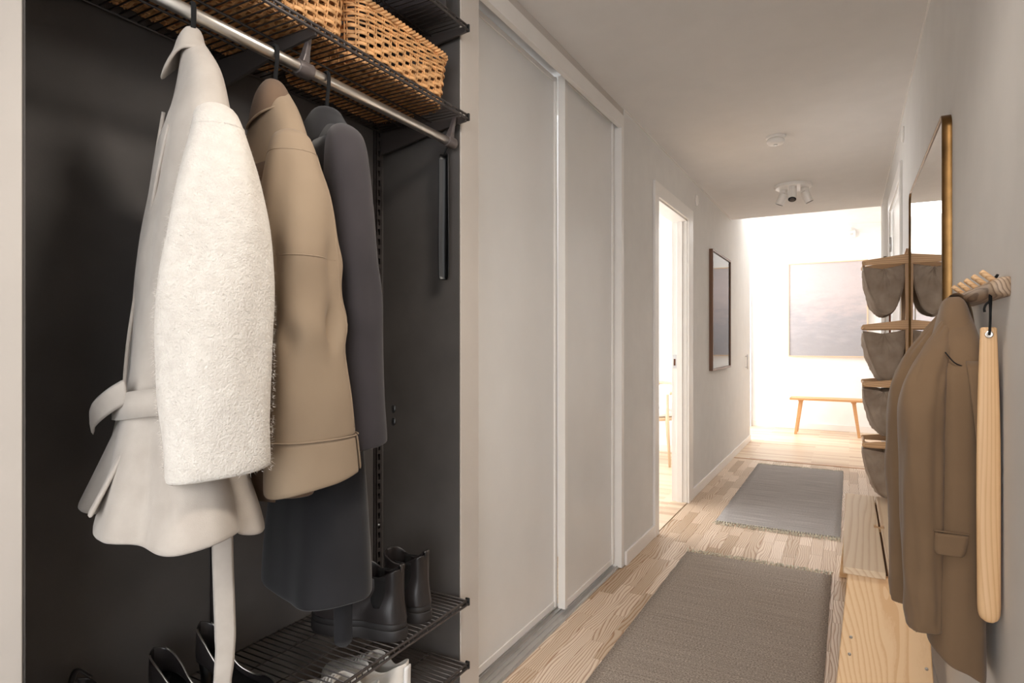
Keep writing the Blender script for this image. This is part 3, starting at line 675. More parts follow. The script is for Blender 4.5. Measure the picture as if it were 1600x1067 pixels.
seam([(p[0] * 1.06, p[1] * 1.06, p[2] + .001) for p in cl[-1]] + [tuple(cl[-1][0])], .0022, M['coat_tan'], jt, 'collar_piping')
fp = garment_tube([(k[0], k[1], k[2], k[3] + .006, k[4] + .006) for k in bk], lrange(1.55, .90, 22), 80, .8, [(4, .2, lambda u: .012 * u, .8)], None, .003, 21)
MB().loft([[r_[k % 80] for k in range(46, 76)] for r_ in fp], False).build('front_panel', M['coat_tan_shade'], jt, smooth=True, solid=.004)

# --- long charcoal coat
PH3 = math.radians(-25); HY3 = 1.03
hanger('black flocked hanger holding the charcoal coat', HY3, PH3, 1.735)
dt = thing('long_coat', 'long charcoal coat with a hanging belt end, farthest on the rail', 'coat', (RX, HY3, 0), PH3)
bk3 = [(1.70, 0, 0, .04, .022), (1.67, .005, 0, .085, .032), (1.635, .008, -.004, .130, .042), (1.58, .008, -.006, .150, .05), (1.4, .004, -.012, .155, .066), (1.2, .0, -.014, .145, .066), (1.05, .0, -.016, .142, .068), (.85, .008, -.018, .152, .084), (.70, .012, -.02, .16, .094), (.63, .014, -.02, .163, .097)]
rings = garment_tube(bk3, lrange(1.70, .66, 48), 84, .62, [(3, .6, lambda u: .010 * u, .8), (6, .1, lambda u: .006 * max(0, u - .4), .3)], lambda th: .012 * math.sin(th) - .004, .002, 61)
MB().loft(rings, True, True).build('body', M['coat_dark_shade'], dt, smooth=True, solid=.004, sub=1)
sl3 = [(1.655, .128, -.010, .026, .026), (1.63, .146, -.012, .040, .036), (1.55, .164, -.013, .046, .043), (1.42, .180, -.009, .045, .046), (1.28, .191, -.003, .043, .046), (1.12, .200, .004, .041, .046), (1.0, .207, .010, .039, .046), (.97, .208, .011, .038, .046)]
for s in (1, -1):
    ks = [(k[0], k[1] * (1 if s > 0 else -.9), k[2], k[3], k[4]) for k in sl3]
    rg = garment_tube(ks, lrange(1.655, .985, 40), 56, .85, [(2, .4, lambda u: .003 * u, 2), (5, 1, lambda u: .004 * math.exp(-((u - .55) / .1) ** 2), 4)], lambda th: .008 * math.sin(th), .002, 71 + s)
    top = [tuple(sum(p[j] for p in rg[0]) / len(rg[0]) * .75 + p[j] * .25 + (0 if j < 2 else .010) for j in range(3)) for p in rg[0]]
    slv = MB().loft([top] + rg, True, True).build('sleeve', M['coat_dark'], dt, smooth=True, solid=.004, sub=1)
    cx, cy, a, b = keyf(ks)(1.035)
    for dz in (0, .026): MB().lathe([(.001, -.002), (.0085, -.001), (.0085, .002), (.002, .003)], (cx + .015 * s, 0, 0), 14, 'y').build('cuff_button', M['black'], slv, smooth=True, loc=(.02 * s, cy + b + .003, 1.035 + dz))
cl = garment_tube([(1.742, 0, 0, .012, .014), (1.735, 0, 0, .025, .026), (1.71, .002, -.002, .045, .04), (1.68, .004, -.004, .07, .054), (1.655, .006, -.006, .085, .06)], lrange(1.742, 1.66, 10), 48, .9, [], lambda th: -.03 * math.cos(th - PI * 1.5), .002, 77)
MB().loft(cl, True, True).build('collar', M['coat_dark_shade'], dt, smooth=True, solid=.004, sub=1)
fp = garment_tube([(k[0], k[1], k[2], k[3] + .006, k[4] + .006) for k in bk3], lrange(1.64, 1.12, 20), 84, .8, [(3, .6, lambda u: .010 * u * .5, .4)], None, .002, 61)
MB().loft([[r_[k % 84] for k in range(58, 80 - int(8 * i / 19))] + [r_[(79 - int(8 * i / 19)) % 84]] * (int(8 * i / 19)) for i, r_ in enumerate(fp)], False).build('lapel', M['coat_dark_shade'], dt, smooth=True, solid=.004)
ribbon(spline([(.085, .01, .78), (.085, .01, .66), (.087, .008, .60), (.088, .008, .55), (.088, .008, .525)], 20), [.0195] * 17 + [.018, .013, .006], .003, (.3, .95, 0)).build('belt_end', M['coat_dark_shade'], dt, smooth=True)

# ------------------------------------------------------------------ shoes
def foot_outline(L, W, n=40, heel=.78):
    """outline in the x (length) / y plane, heel at 0, toe at -L"""
    out = []
    f_ = keyf([(0, .0), (.03, .55 * heel), (.1, .9 * heel), (.25, heel * .95), (.4, heel * .86), (.6, .95), (.75, 1.0), (.88, .86), (.96, .52), (1, 0)])
    ts = [.5 - .5 * math.cos(PI * k / (n - 1)) for k in range(n)]
    for t in ts: out.append((-L * t, f_(t)[0] * W / 2))
    for t in ts[-2:0:-1]: out.append((-L * t, -f_(t)[0] * W / 2))
    return out
def scale_ol(ol, s, L): return [((x + L / 2) * s - L / 2, y * s) for x, y in ol]
def boot(label, loc, rz):
    L, W = .285, .10
    t = thing('ankle_boot', label, 'boot', loc, rz, 'black ankle boots')
    ol = foot_outline(L, W)
    MB().loft([[(x, y, z) for x, y in scale_ol(ol, s, L)] for z, s in ((0, .985), (.004, 1), (.026, 1.0), (.029, .985))], True, True, True).build('outsole', M['rubber'], t, smooth=True, bevel=.001)
    MB().loft([[(x, y, z) for x, y in scale_ol(ol, s, L)] for z, s in ((.028, .955), (.031, .985), (.044, .985), (.047, .955))], True, True, True).build('welt', M['rubber'], t, smooth=True)
    # upper: rings of the foot drawn in to the ankle and up to the shaft
    rings = []; n = len(ol)
    prof = keyf([(.045, 0, .955, 1.0), (.065, .0, .95, .99), (.082, .06, .86, .93), (.100, .20, .70, .82), (.118, .42, .52, .74), (.135, .52, .455, .74), (.155, .53, .45, .76), (.175, .52, .46, .78)])
    for z in lrange(.045, .172, 26):
        fx, sl_, sy = prof(z)
        rings.append([(x * sl_ - .003 - .010 * math.sin(min(1, (z - .045) / .09) * PI / 2), y * sy * (1 if -x < L * .5 else 1), z + .012 * -max(0, (z - .11) / .06) * math.cos((x / L + .5) * 2 * PI) ) for x, y in ol])
    u = MB().loft(rings, True).build('upper', M['leather'], t, smooth=True, solid=.004, sub=1)
    for s in (1, -1):      # elastic gore at each side
        gs = []
        for z in lrange(.085, .164, 10):
            fx, sl_, sy = prof(z); hw = .030 * min(1, (z - .075) / .05) ** .6
            gs.append([(-.062 - .008 + (q - .5) * 2 * hw, s * (W / 2 * .78 * sy * .98 + .0035 - .006 * (q - .5) ** 2 * 4), z) for q in lrange(0, 1, 8)])
        MB().loft(gs, False).build('elastic_gore', M['velvet'], t, smooth=True, solid=.002)
    ribbon(spline([(-.0175, 0, .14), (-.0165, 0, .16), (-.013, 0, .180), (-.013, 0, .190), (-.020, 0, .191), (-.0245, 0, .172)], 18), .0115, .0015, (0, 1, 0)).build('pull_tab', M['leather'], t, smooth=True)
    ribbon(spline([(-.009, 0, .050), (-.0125, 0, .08), (-.0162, 0, .12), (-.0166, 0, .15), (-.0160, 0, .178)], 18), .014, .0015, (0, 1, 0)).build('heel_strip', M['leather'], t, smooth=True)
    return t
boot('black leather ankle boot on the wire shelf, next to the charcoal coat', (-1.012, 1.262, .4235), math.radians(12))
boot('black leather ankle boot on the wire shelf, nearest the right closet wall', (-1.018, 1.375, .4235), math.radians(8))
def sneaker(label, loc, rz):
    L, W = .29, .105
    t = thing('sneaker', label, 'sneaker', loc, rz, 'white sneakers')
    ol = foot_outline(L, W)
    MB().loft([[(x, y, z) for x, y in scale_ol(ol, s, L)] for z, s in ((0, .98), (.004, 1), (.028, 1.0), (.031, .98))], True, True, True).build('sole', M['sneaker'], t, smooth=True)
    prof = keyf([(.03, .97, .96, 0), (.05, .95, .93, 0), (.065, .84, .84, 0), (.08, .62, .72, 0), (.095, .46, .66, 0), (.105, .42, .66, 0)])
    rings = [[(x * prof(z)[0] - .006, y * prof(z)[1], z - .012 * max(0, (z - .07) / .03) * math.cos((x / L + .5) * 2 * PI)) for x, y in ol] for z in lrange(.03, .105, 18)]
    MB().loft(rings, True).build('upper', M['sneaker'], t, smooth=True, solid=.004, sub=1)
    ribbon(spline([(-.125, 0, .108), (-.15, 0, .096), (-.19, 0, .074), (-.215, 0, .066)], 14), .021, .003, (0, 1, 0)).build('tongue', M['sneaker'], t, smooth=True)
    lc = MB()
    for k in range(6):
        x = -.135 - k * .014; z = .106 - k * .0075
        lc.tube(spline([(x, -.024, z - .004), (x - .006, -.008, z + .004), (x - .012, .01, z + .003), (x - .008, .024, z - .006)], 10), .0018, 5, r2=.0032)
    lc.build('lace', M['linen_white'], t, smooth=True)
    ribbon(spline([(.0, 0, .035), (-.002, 0, .07), (-.001, 0, .112)], 10), .013, .002, (0, 1, 0)).build('heel_tab', M['linen_white'], t, smooth=True)
    return t
sneaker('white leather sneaker on the lowest shelf, left of its pair', (-1.02, 1.16, .2315), math.radians(6))
sneaker('white leather sneaker on the lowest shelf, right of its pair', (-1.02, 1.275, .2315), math.radians(2))
def pump(label, loc, rz, mirror=1, strap=False, tall=1.0):
    """heeled shoe, heel toward +x, its back rising at the heel"""
    t = thing('heeled_shoe', label, 'shoe', loc, rz, 'black heeled shoes')
    L, W = .225, .078; ol = foot_outline(L, W, heel=.70)
    hh = keyf([(0, .062), (.25, .055), (.5, .022), (.7, .006), (1, .008)])
    rings = []
    top = keyf([(0, .060 * tall), (.12, .046 * tall), (.35, .022), (.6, .018), (.75, .03), (1, .022)])
    for q in lrange(0, 1, 8):
        rings.append([(x * (1 - .02 * q), y * (1 - .12 * q * q), hh(-x / L)[0] + q * top(-x / L)[0]) for x, y in ol])
    MB().loft(rings, True).build('upper', M['leather'], t, smooth=True, solid=.003, sub=1)
    MB().loft([[(x, y, hh(-x / L)[0] - .003) for x, y in ol], [(x, y, hh(-x / L)[0] + .001) for x, y in ol]], True, True, True).build('sole', M['rubber'], t, smooth=True)
    MB().loft([[(-.022 + a * .021, b * .018, .064) for a, b in [(math.cos(2 * PI * k / 16), math.sin(2 * PI * k / 16)) for k in range(16)]], [(-.02 + a * .012, b * .012, .02) for a, b in [(math.cos(2 * PI * k / 16), math.sin(2 * PI * k / 16)) for k in range(16)]], [(-.018 + a * .011, b * .011, 0) for a, b in [(math.cos(2 * PI * k / 16), math.sin(2 * PI * k / 16)) for k in range(16)]]], True, True, True).build('heel', M['black'], t, smooth=True)
    if not strap:
        r_ = rings[-1]; MB().tube([tuple(p) for p in r_[6:-5]], .0022, 6).build('silver_piping', M['chrome'], t, smooth=True)
    else:
        MB().tube(spline([(-.01, -.02, .115), (.004, 0, .135), (-.01, .02, .115)], 12), .003, 6, r2=.006).build('heel_strap', M['leather'], t, smooth=True)
    return t
pump('black heeled shoe with silver piping, left of the cream belt end', (-1.305, .772, .4235), math.radians(186))
pump('black heeled shoe with silver piping, directly beside the cream belt end', (-1.300, .876, .4235), math.radians(184), 1, False, 1.25)
pump('black shoe with a heel strap near the left closet edge', (-1.315, .63, .4235), math.radians(182), 1, True, 1.0)

# ------------------------------------------------------------------ rugs
def rug(label, x0, x1, y0, y1, mat, ends, seed):
    cx, cy = (x0 + x1) / 2, (y0 + y1) / 2; t = thing('woven_rug', label, 'rug', (cx, cy, .0005), 0, 'flat-woven hall rugs')
    hx, hy = (x1 - x0) / 2, (y1 - y0) / 2; nx, ny = 14, 60; rnd = random.Random(seed); top = []; bot = []
    for j in range(ny + 1):
        y = -hy + 2 * hy * j / ny; wob = .004 * mnoise.noise(Vector((j * .35, seed, 0)))
        top.append([( -hx + 2 * hx * i / nx + (wob if i in (0, nx) else 0), y, .0075 + .0012 * mnoise.noise(Vector((i * .5, j * .6, seed)))) for i in range(nx + 1)])
    rings = []
    for row in top: rings.append([(row[0][0], row[0][1], 0)] + row + [(row[-1][0], row[-1][1], 0)])
    mb = MB().loft(rings, False)
    mb.loft([[(-hx, -hy, 0), (hx, -hy, 0)], [(-hx, -hy, .0075), (hx, -hy, .0075)]], False); mb.loft([[(-hx, hy, 0), (hx, hy, 0)], [(-hx, hy, .0075), (hx, hy, .0075)]], False)
    mb.build('pile', mat, t, smooth=True)
    for e in ends:
        fr = MB(); n = 46
        for k in range(n):
            x = -hx + .006 + (2 * hx - .012) * k / (n - 1); y = e * hy
            fr.lathe([(.001, -.004), (.0042, -.002), (.0048, .001), (.003, .005), (.001, .006)], (x, y + e * .004, .005), 7)
            for q in range(4):
                dx, ln = rnd.uniform(-.022, .022), rnd.uniform(.045, .085)
                fr.tube([(x, y + e * .006, .005), (x + dx * .4, y + e * ln * .5, .004 + rnd.uniform(0, .004)), (x + dx, y + e * ln, .002)], .0017, 4)
        fr.build('fringe', M['fringe'], t, smooth=True, kind='stuff')
    return t
rug('taupe flat-woven rug with fringe, nearest on the hall floor', -.808, -.078, 1.35, 3.51, M['rug_brown'], (1,), 1)
rug('pale grey flat-woven rug with fringe, farther down the hall', -.778, -.046, 4.215, 6.365, M['rug_grey'], (1, -1), 2)

M['walnut_in'] = plain('dark_gap_wood', (92, 62, 40), .8)
# ------------------------------------------------------------------ pine storage bench
sb = thing('storage_bench', 'pine storage bench with splayed end panel against the right wall', 'bench', (0, 0, 0))
def lid(x0, x1, ex, sg):
    ol = [(x0, 2.313), (ex if sg < 0 else x1, 2.313)] if False else None
    if sg > 0: ol = [(x0, 2.313), (x1, 2.313), (x1, 2.858), (x1 - .015, 2.858), (x1 - .015, 2.912), (x1, 2.912), (x1, 3.441), (x0, 3.441)]
    else: ol = [(x0, 2.313), (x1, 2.313), (x1, 3.441), (x0, 3.441), (x0, 2.912), (x0 + .013, 2.912), (x0 + .013, 2.858), (x0, 2.858)]
    return MB().prism(ol, 'z', .427, .45).build('lid', M['pine_top'], sb, bevel=.003)
lid(-.018, .1045, 0, 1); lid(.1115, .228, 0, -1)
box('lid_support', (.085, .131, 2.40, 3.36, .395, .4265), M['walnut_in'], sb)
box('finger_block', (.0905, .1235, 2.884, 2.911, .4268, .442), M['peg'], sb, bevel=.001)
for y, s in ((2.335, -1), (3.419, 1)):
    pl = MB().loft([[(-.004, y, .427), (.216, y, .427), (.216, y - s * .022, .427), (-.004, y - s * .022, .427)],
                    [(-.045, y + s * .125, 0), (.232, y + s * .125, 0), (.232, y + s * .103, 0), (-.045, y + s * .103, 0)]], True, True, True).build('end_panel', M['pine'], sb, bevel=.003)
    for xx, z in ((.005, .235), (.001, .185), (.209, .19), (.211, .135)):
        q = (.427 - z) / .427
        sc_ = MB().lathe([(.001, .0), (.0048, .0), (.0048, .0014), (.0035, .002)], (0, 0, 0), 12, 'y').build('screw', M['steel'], pl, smooth=True)
        sc_.location = (xx, y + s * (.125 * q + .0005) - (.002 if s < 0 else 0), z)
box('side_rail', (.000, .018, 2.36, 3.39, .20, .427), M['pine_top'], sb, bevel=.002)
box('side_rail', (.198, .214, 2.36, 3.39, .20, .427), M['pine_top'], sb, bevel=.002)
box('bottom_board', (.018, .198, 2.37, 3.38, .20, .215), M['pine_top'], sb)

# ------------------------------------------------------------------ mirror on the right wall
mr = thing('wall_mirror', 'tall wall mirror with rounded corners and a thin brass frame', 'mirror', (XR, 0, 0))
def rrect(y0, y1, z0, z1, r, n=10):
    out = []
    for cy, cz, a0 in ((y1 - r, z1 - r, 0), (y0 + r, z1 - r, 90), (y0 + r, z0 + r, 180), (y1 - r, z0 + r, 270)):
        for k in range(n + 1):
            a = math.radians(a0 + 90 * k / n); out.append((cy + r * math.cos(a), cz + r * math.sin(a)))
    return out
my0, my1, mz0, mz1 = 2.135, 3.262, .62, 1.862
MB().prism(rrect(my0 + .004, my1 - .004, mz0 + .004, mz1 - .004, .042), 'x', -.020, -.014).build('mirror_glass', M['mirror'], mr)
oo, ii = rrect(my0, my1, mz0, mz1, .046), rrect(my0 + .006, my1 - .006, mz0 + .006, mz1 - .006, .040)
MB().loft([[(0, y, z) for y, z in oo], [(-.022, y, z) for y, z in oo], [(-.0235, (y * 2 + b) / 3, (z * 2 + c_) / 3) for (y, z), (b, c_) in zip(oo, ii)], [(-.0245, y, z) for y, z in ii], [(-.015, y, z) for y, z in ii]], True).build('frame', M['brass'], mr, smooth=True)

# ------------------------------------------------------------------ hanging canvas organiser
og = thing('canvas_organiser', 'wooden wall organiser with four hanging linen canvas pockets beyond the mirror', 'organiser', (0, 0, 0))
ya, yb = 3.300, 3.545
for y in (ya, yb):
    MB().prism([(.228, .46), (.250, .46), (.250, 1.655), (.244, 1.655), (.222, 1.575)], 'y', y - .011, y + .011).build('upright', M['oak_z'], og, bevel=.002)
for k, z in enumerate((1.567, 1.268, 1.0, .718)):
    for y, s in ((ya, -1), (yb, 1)):
        ar = MB().prism([(.052, z + .004), (.056, z + .010), (.224, z + .042 - .012), (.250, z + .042 - .010), (.250, z - .012), (.224, z - .012), (.062, z - .012), (.053, z - .008)], 'y', y - .018 if s < 0 else y + .004, y - .004 if s < 0 else y + .018).build('arm', M['oak'], og, bevel=.002)
        MB().lathe([(.006, 0), (.006, .0015), (.004, .002)], (0, 0, 0), 14, 'y').build('dowel_end', M['peg'], ar, smooth=True, loc=(.0605, y - .0195 if s < 0 else y + .018, z - .001))
    MB().tube([(.0605, ya - .01, z - .001), (.0605, yb + .01, z - .001)], .006, 12).build('dowel', M['oak'], og, smooth=True)
    MB().tube([(.060, ya, z - .024), (.060, yb, z - .024)], .0045, 10).build('pocket_rod', M['alu'], og, smooth=True)
    # pocket: U-shaped sling closed at both ends
    zt = z - .018; dpt = .222 + .006 * math.sin(k * 2.1); rnd = random.Random(k)
    prof = spline([(.058, zt), (.068, zt - .06), (.088, zt - .13), (.118, zt - dpt + .022), (.152, zt - dpt), (.186, zt - dpt + .026), (.212, zt - .12), (.222, zt - .05), (.224, zt + .004)], 40)
    def nz(x, y, z_, a=.006): return a * mnoise.noise(Vector((x * 24 + k * 3, y * 16, z_ * 24))) + a * .6 * mnoise.noise(Vector((x * 60, y * 50 + k, z_ * 60)))
    sl_ = []
    for j in range(15):
        v = j / 14; y = ya + .001 + (yb - ya - .002) * v; sag = .010 * math.sin(PI * v)
        sl_.append([(x + nz(x, y, zz) - (.016 * math.sin(PI * min(1, v * 1.6) * .5) * math.sin(PI * min(1, i / 24)) if i < 24 else 0), y, zz - sag * math.sin(PI * i / 39) + (nz(x, y, zz) if 3 < i < 36 else 0)) for i, (x, zz) in enumerate(prof)])
    pk = MB().loft(sl_, False).build('pocket', M['canvas'], og, smooth=True, solid=.0015)
    for y, s in ((ya + .001, -1), (yb - .001, 1)):
        side = []
        for q in lrange(0, 1, 12):       # from the sling edge in toward the mouth
            side.append([(x + (.142 - x) * q * .985, y + s * (.003 + .010 * math.sin(PI * min(1, q * 1.1)) * 0 + nz(x * (1 - q) + .14 * q, y + q, zz, .007)), zz + (zt - .012 - .004 * math.sin(x * 40) - zz) * q) for x, zz in prof])
        MB().loft(side, False).build('pocket_side', M['canvas'], pk, smooth=True, solid=.0012)
        MB().tube([(x, y + s * .0025, zz) for x, zz in prof], .0018, 5).build('pocket_seam', M['canvas'], pk, smooth=True)
# slim pole leaning by the door casing, behind the organiser
pl = thing('slim_pole', 'slim steel pole with a black cap behind the canvas organiser', 'pole', (.170, 3.86, 0))
MB().tube([(0, 0, .02), (0, 0, 1.62)], .0035, 10).build('steel_rod', M['chrome'], pl, smooth=True)
MB().tube([(.022, .0, .02), (.022, 0, 1.58)], .005, 10).build('wood_rod', plain('dark_rod_wood', (120, 70, 44), .5), pl, smooth=True)
MB().tube([(0, 0, 1.61), (0, 0, 1.66)], .0075, 12).build('black_cap', M['black'], pl, smooth=True, bevel=.001)
MB().lathe([(.05, 0), (.05, .012), (.03, .02), (.01, .024)], (.01, 0, 0)).build('foot', M['black'], pl, smooth=True)

# ------------------------------------------------------------------ peg rail, shoehorn
pr = thing('peg_rail', 'half-round ash peg rail with five short pegs on the right wall', 'peg rail', (XR, 0, 1.302))
rings = []
for y, s_ in ((1.412, .70), (1.414, .86), (1.420, .97), (1.432, 1), (1.6, 1), (1.80, 1), (1.812, .95), (1.820, .78), (1.824, .5)):
    rings.append([(-.031 * s_ * math.sin(PI * k / 14) ** .8, y, .0185 * s_ * math.cos(PI * k / 14)) for k in range(15)])
MB().loft(rings, True, True, True).build('rail', M['ash_rail'], pr, smooth=True)
for k in range(5):
    y = 1.437 + k * .089
    MB().tube([(-.010, y, .002), (-.038, y, .028), (-.040, y, .030), (-.0407, y, .0307)], [.0054, .0054, .0048, .003], 16).build('peg', M['peg'], pr, smooth=True)
sh = thing('wooden_shoehorn', 'long beech shoehorn hanging on a black cord from the peg rail', 'shoehorn', (.2345, 1.470, .665))
rings = []
kw = keyf([(0, .008, .0035), (.004, .0135, .005), (.015, .0175, .006), (.05, .0185, .006), (.3, .0188, .006), (.42, .0172, .006), (.555, .0132, .006), (.562, .0125, .005), (.5625, .010, .004)])
for z in [0, .002, .004, .008, .015, .03] + lrange(.05, .55, 20) + [.556, .560, .5625]:
    hw, th = kw(z); off = -.012 * max(0, 1 - z / .25) ** 2
    rings.append([(hw * sgn(math.cos(2 * PI * k / 20), .6), th * sgn(math.sin(2 * PI * k / 20), .6) + off * (1 - (math.cos(2 * PI * k / 20)) ** 2 * .5), z) for k in range(20)])
MB().loft(rings, True, True, True).build('blade', M['horn'], sh, smooth=True)
MB().lathe([(.0048, -.0075), (.0068, -.0078), (.0068, -.0066), (.0048, -.006)], (0, 0, .5485), 20, 'y').build('eyelet', M['chrome'], sh, smooth=True)
MB().lathe([(.001, -.0069), (.0047, -.0069), (.0047, -.0062)], (0, 0, .5485), 16, 'y').build('eyelet_hole', M['black'], sh, smooth=True)
cord = MB(); cord.tube(spline([(0, -.008, .547), (.001, -.010, .57), (.001, -.012, .595), (.000, -.014, .62), (.003, -.016, .640), (.012, -.014, .662)], 26), .0022, 8)
cord.tube(spline([(.001, -.007, .549), (.002, -.005, .58), (.002, -.012, .61), (.003, -.009, .645), (.013, -.002, .662)], 22), .0020, 8)
cord.tube(spline([(.0, -.014, .612), (-.006, -.016, .606), (-.009, -.017, .598), (-.0085, -.017, .591)], 10), .0022, 8)
cord.build('cord', M['velvet'], sh, smooth=True)

# ------------------------------------------------------------------ brown blazer on the far peg
bz = thing('wool_blazer', 'brown wool blazer hanging by its collar from the peg rail', 'blazer', (0, 0, 0))
bk = [(1.296, .214, 1.722, .010, .020), (1.285, .214, 1.716, .018, .032), (1.255, .212, 1.690, .024, .050), (1.2, .206, 1.640, .035, .084), (1.12, .198, 1.61, .045, .115), (.95, .196, 1.605, .047, .118), (.75, .194, 1.60, .049, .120), (.56, .192, 1.598, .050, .118)]
def hem_b(th): return -.035 * math.cos(th) - .012
rings = garment_tube(bk, lrange(1.296, .56, 44), 84, .7, [(3, 2.0, lambda u: .003 * u, .4), (7, .4, lambda u: .0022 * u, .6)], hem_b, .0014, 81)
MB().loft(rings, True, True).build('body', M['blazer'], bz, smooth=True, solid=.003, sub=1)
cl = garment_tube([(1.300, .210, 1.722, .010, .020), (1.296, .209, 1.718, .018, .032), (1.27, .207, 1.695, .026, .048), (1.235, .203, 1.668, .032, .070), (1.21, .200, 1.65, .036, .082)], lrange(1.302, 1.205, 12), 56, .75, [], lambda th: .02 * math.sin(th + .3), .001, 82)
MB().loft([[r_[(k + 12) % 56] for k in range(52)] for r_ in cl], False).build('collar', M['blazer'], bz, smooth=True, solid=.003, sub=1)
ribbon(spline([(.240, 1.655, 1.19), (.238, 1.700, 1.255), (.230, 1.725, 1.290), (.212, 1.730, 1.302), (.194, 1.722, 1.292), (.184, 1.700, 1.255), (.180, 1.672, 1.215), (.186, 1.650, 1.18)], 30), [.016 + .012 * math.sin(PI * k / 29) for k in range(30)], .0022, (.15, -.92, .35)).build('collar_fold', M['blazer'], bz, smooth=True, sub=1)
def bl_sleeve(path, rx, ry, seed, nm='sleeve'):
    P = spline(path, 40); R = spline([(a, b) for a, b in zip(rx, ry)], 40); rings = []
    for i, p in enumerate(P):
        ring = []
        for k in range(40):
            th = 2 * PI * k / 40; x, y = R[i][0] * sgn(math.cos(th), .85), R[i][1] * sgn(math.sin(th), .85)
            q = .007 * mnoise.noise(Vector((math.cos(th) * 1.4 + seed, math.sin(th) * 1.4, i * .13))) + .003 * mnoise.noise(Vector((math.cos(th) * 3 + seed, math.sin(th) * 3, i * .35)))
            r_ = math.hypot(x, y) or 1
            tilt = (.35 * y + -.55 * x) * max(0, 1 - i / 9)
            ring.append((p[0] + x * (1 + q / r_), p[1] + y * (1 + q / r_), p[2] + tilt))
        rings.append(ring)
    s_ = MB().loft(rings, True, True).build(nm, M['blazer'], bz, smooth=True, solid=.003, sub=1)
    seam([tuple(Vector(q_) * 1.0 + Vector((0, -.0012, 0))) for q_ in rings[7]], .0011, M['blazer'], s_, 'armhole_seam')
    seam([tuple(rings[i][27]) for i in range(7, 40)], .0010, M['blazer'], s_, 'sleeve_seam')
    return s_
bl_sleeve([(.200, 1.66, 1.262), (.178, 1.60, 1.215), (.152, 1.545, 1.160), (.136, 1.522, 1.09), (.130, 1.516, .98), (.132, 1.518, .82), (.134, 1.516, .68), (.136, 1.512, .612)],
          [.008, .016, .028, .0385, .0385, .0365, .034, .031], [.010, .022, .036, .047, .046, .043, .040, .037], 1)
bl_sleeve([(.196, 1.72, 1.262), (.168, 1.72, 1.215), (.136, 1.70, 1.155), (.122, 1.692, 1.08), (.116, 1.69, .96), (.114, 1.69, .80), (.113, 1.69, .66), (.114, 1.686, .60)],
          [.008, .015, .026, .036, .037, .035, .033, .030], [.010, .022, .036, .046, .046, .043, .040, .037], 7)
# lapel and front edge on the side toward the camera
kfb = keyf(bk); fy = lambda z: kfb(z)[1] - kfb(z)[3]
lap = []
for i, z in enumerate(lrange(1.16, .83, 20)):
    u = i / 19; x1 = .243; x0 = .205 + .034 * u ** 1.3
    lap.append([(x0 + (x1 - x0) * q, fy(z) - .0055 + .012 * max(0, q - .75) ** 2 * 8, z) for q in lrange(0, 1, 8)])
MB().loft(lap, False).build('lapel', M['blazer'], bz, smooth=True, solid=.0035)
seam(spline([(.172, fy(1.17) - .006, 1.178), (.185, fy(1.155) - .006, 1.158), (.200, fy(1.16) - .007, 1.150), (.212, fy(1.16) - .006, 1.144)], 10), .0014, M['velvet'], bz, 'collar_notch')
pz = .818
MB().loft([[(x, fy(z) - .0045 - .002 * math.sin(PI * q), z) for q, x in zip(lrange(0, 1, 8), lrange(x0, x1, 8))] for z, x0, x1 in ((pz, .150, .204), (pz - .006, .150, .204), (pz - .034, .149, .199), (pz - .040, .151, .196), (pz - .0415, .154, .193))], False).build('pocket_flap', M['blazer'], bz, smooth=True, solid=.004)
seam(lrange(0, 1, 2) and [(.148, fy(pz) - .005, pz + .004), (.206, fy(pz) - .005, pz + .003)], .0016, M['blazer'], bz, 'pocket_welt')

# ------------------------------------------------------------------ pictures
pf = thing('framed_print', 'walnut framed print on the left wall past the doorway', 'picture', (XL, 5.86, 1.472))
def frame4(parent, axis, hw, hh, fw, dep, mat):
    for s in (-1, 1):
        for horiz in (0, 1):
            if horiz: a0, a1, b0, b1 = -hw, hw, s * hh - (fw if s > 0 else 0), s * hh + (0 if s > 0 else fw)
            else: a0, a1, b0, b1 = s * hw - (fw if s > 0 else 0), s * hw + (0 if s > 0 else fw), -hh + fw, hh - fw
            if axis == 'x': box('frame_bar', (0, dep, a0, a1, b0, b1), mat, parent, bevel=.001)
            else: box('frame_bar', (a0, a1, -dep, 0, b0, b1), mat, parent, bevel=.001)
M['walnut'] = wood('walnut', (122, 84, 56), (88, 58, 38), 'z', .4, 150, 2.0)
frame4(pf, 'x', .457, .525, .018, .032, M['walnut'])
box('mat_board', (.004, .010, -.44, .44, -.508, .508), M['white_matte'], pf)
def mat_figure():
    m, nt, b = new_mat('abstract_print', .6); L = nt.links.new
    tc = N(nt, 'ShaderNodeTexCoord'); mp = N(nt, 'ShaderNodeMapping'); mp.inputs['Scale'].default_value = (1, 5, 2.2); L(tc.outputs['Object'], mp.inputs[0])
    n = N(nt, 'ShaderNodeTexNoise'); n.inputs['Scale'].default_value = 1.2; n.inputs['Detail'].default_value = 3; L(mp.outputs[0], n.inputs[0])
    L(ramp(nt, n.outputs[0], [(.30, (160, 146, 150)), (.38, (204, 194, 194)), (.45, (236, 229, 226)), (.62, (242, 237, 234))]), b.inputs['Base Color']); return m
box('print_sheet', (.010, .011, -.40, .40, -.44, .40), mat_figure(), pf)
def mat_glass():
    m, nt, b = new_mat('picture_glass', .03); L = nt.links.new
    tr = N(nt, 'ShaderNodeBsdfTransparent'); gl = N(nt, 'ShaderNodeBsdfGlossy'); gl.inputs['Roughness'].default_value = .02
    fr = N(nt, 'ShaderNodeFresnel'); fr.inputs[0].default_value = 1.45
    mx = N(nt, 'ShaderNodeMixShader'); L(fr.outputs[0], mx.inputs[0]); L(tr.outputs[0], mx.inputs[1]); L(gl.outputs[0], mx.inputs[2]); L(mx.outputs[0], nt.nodes['Material Output'].inputs[0]); return m
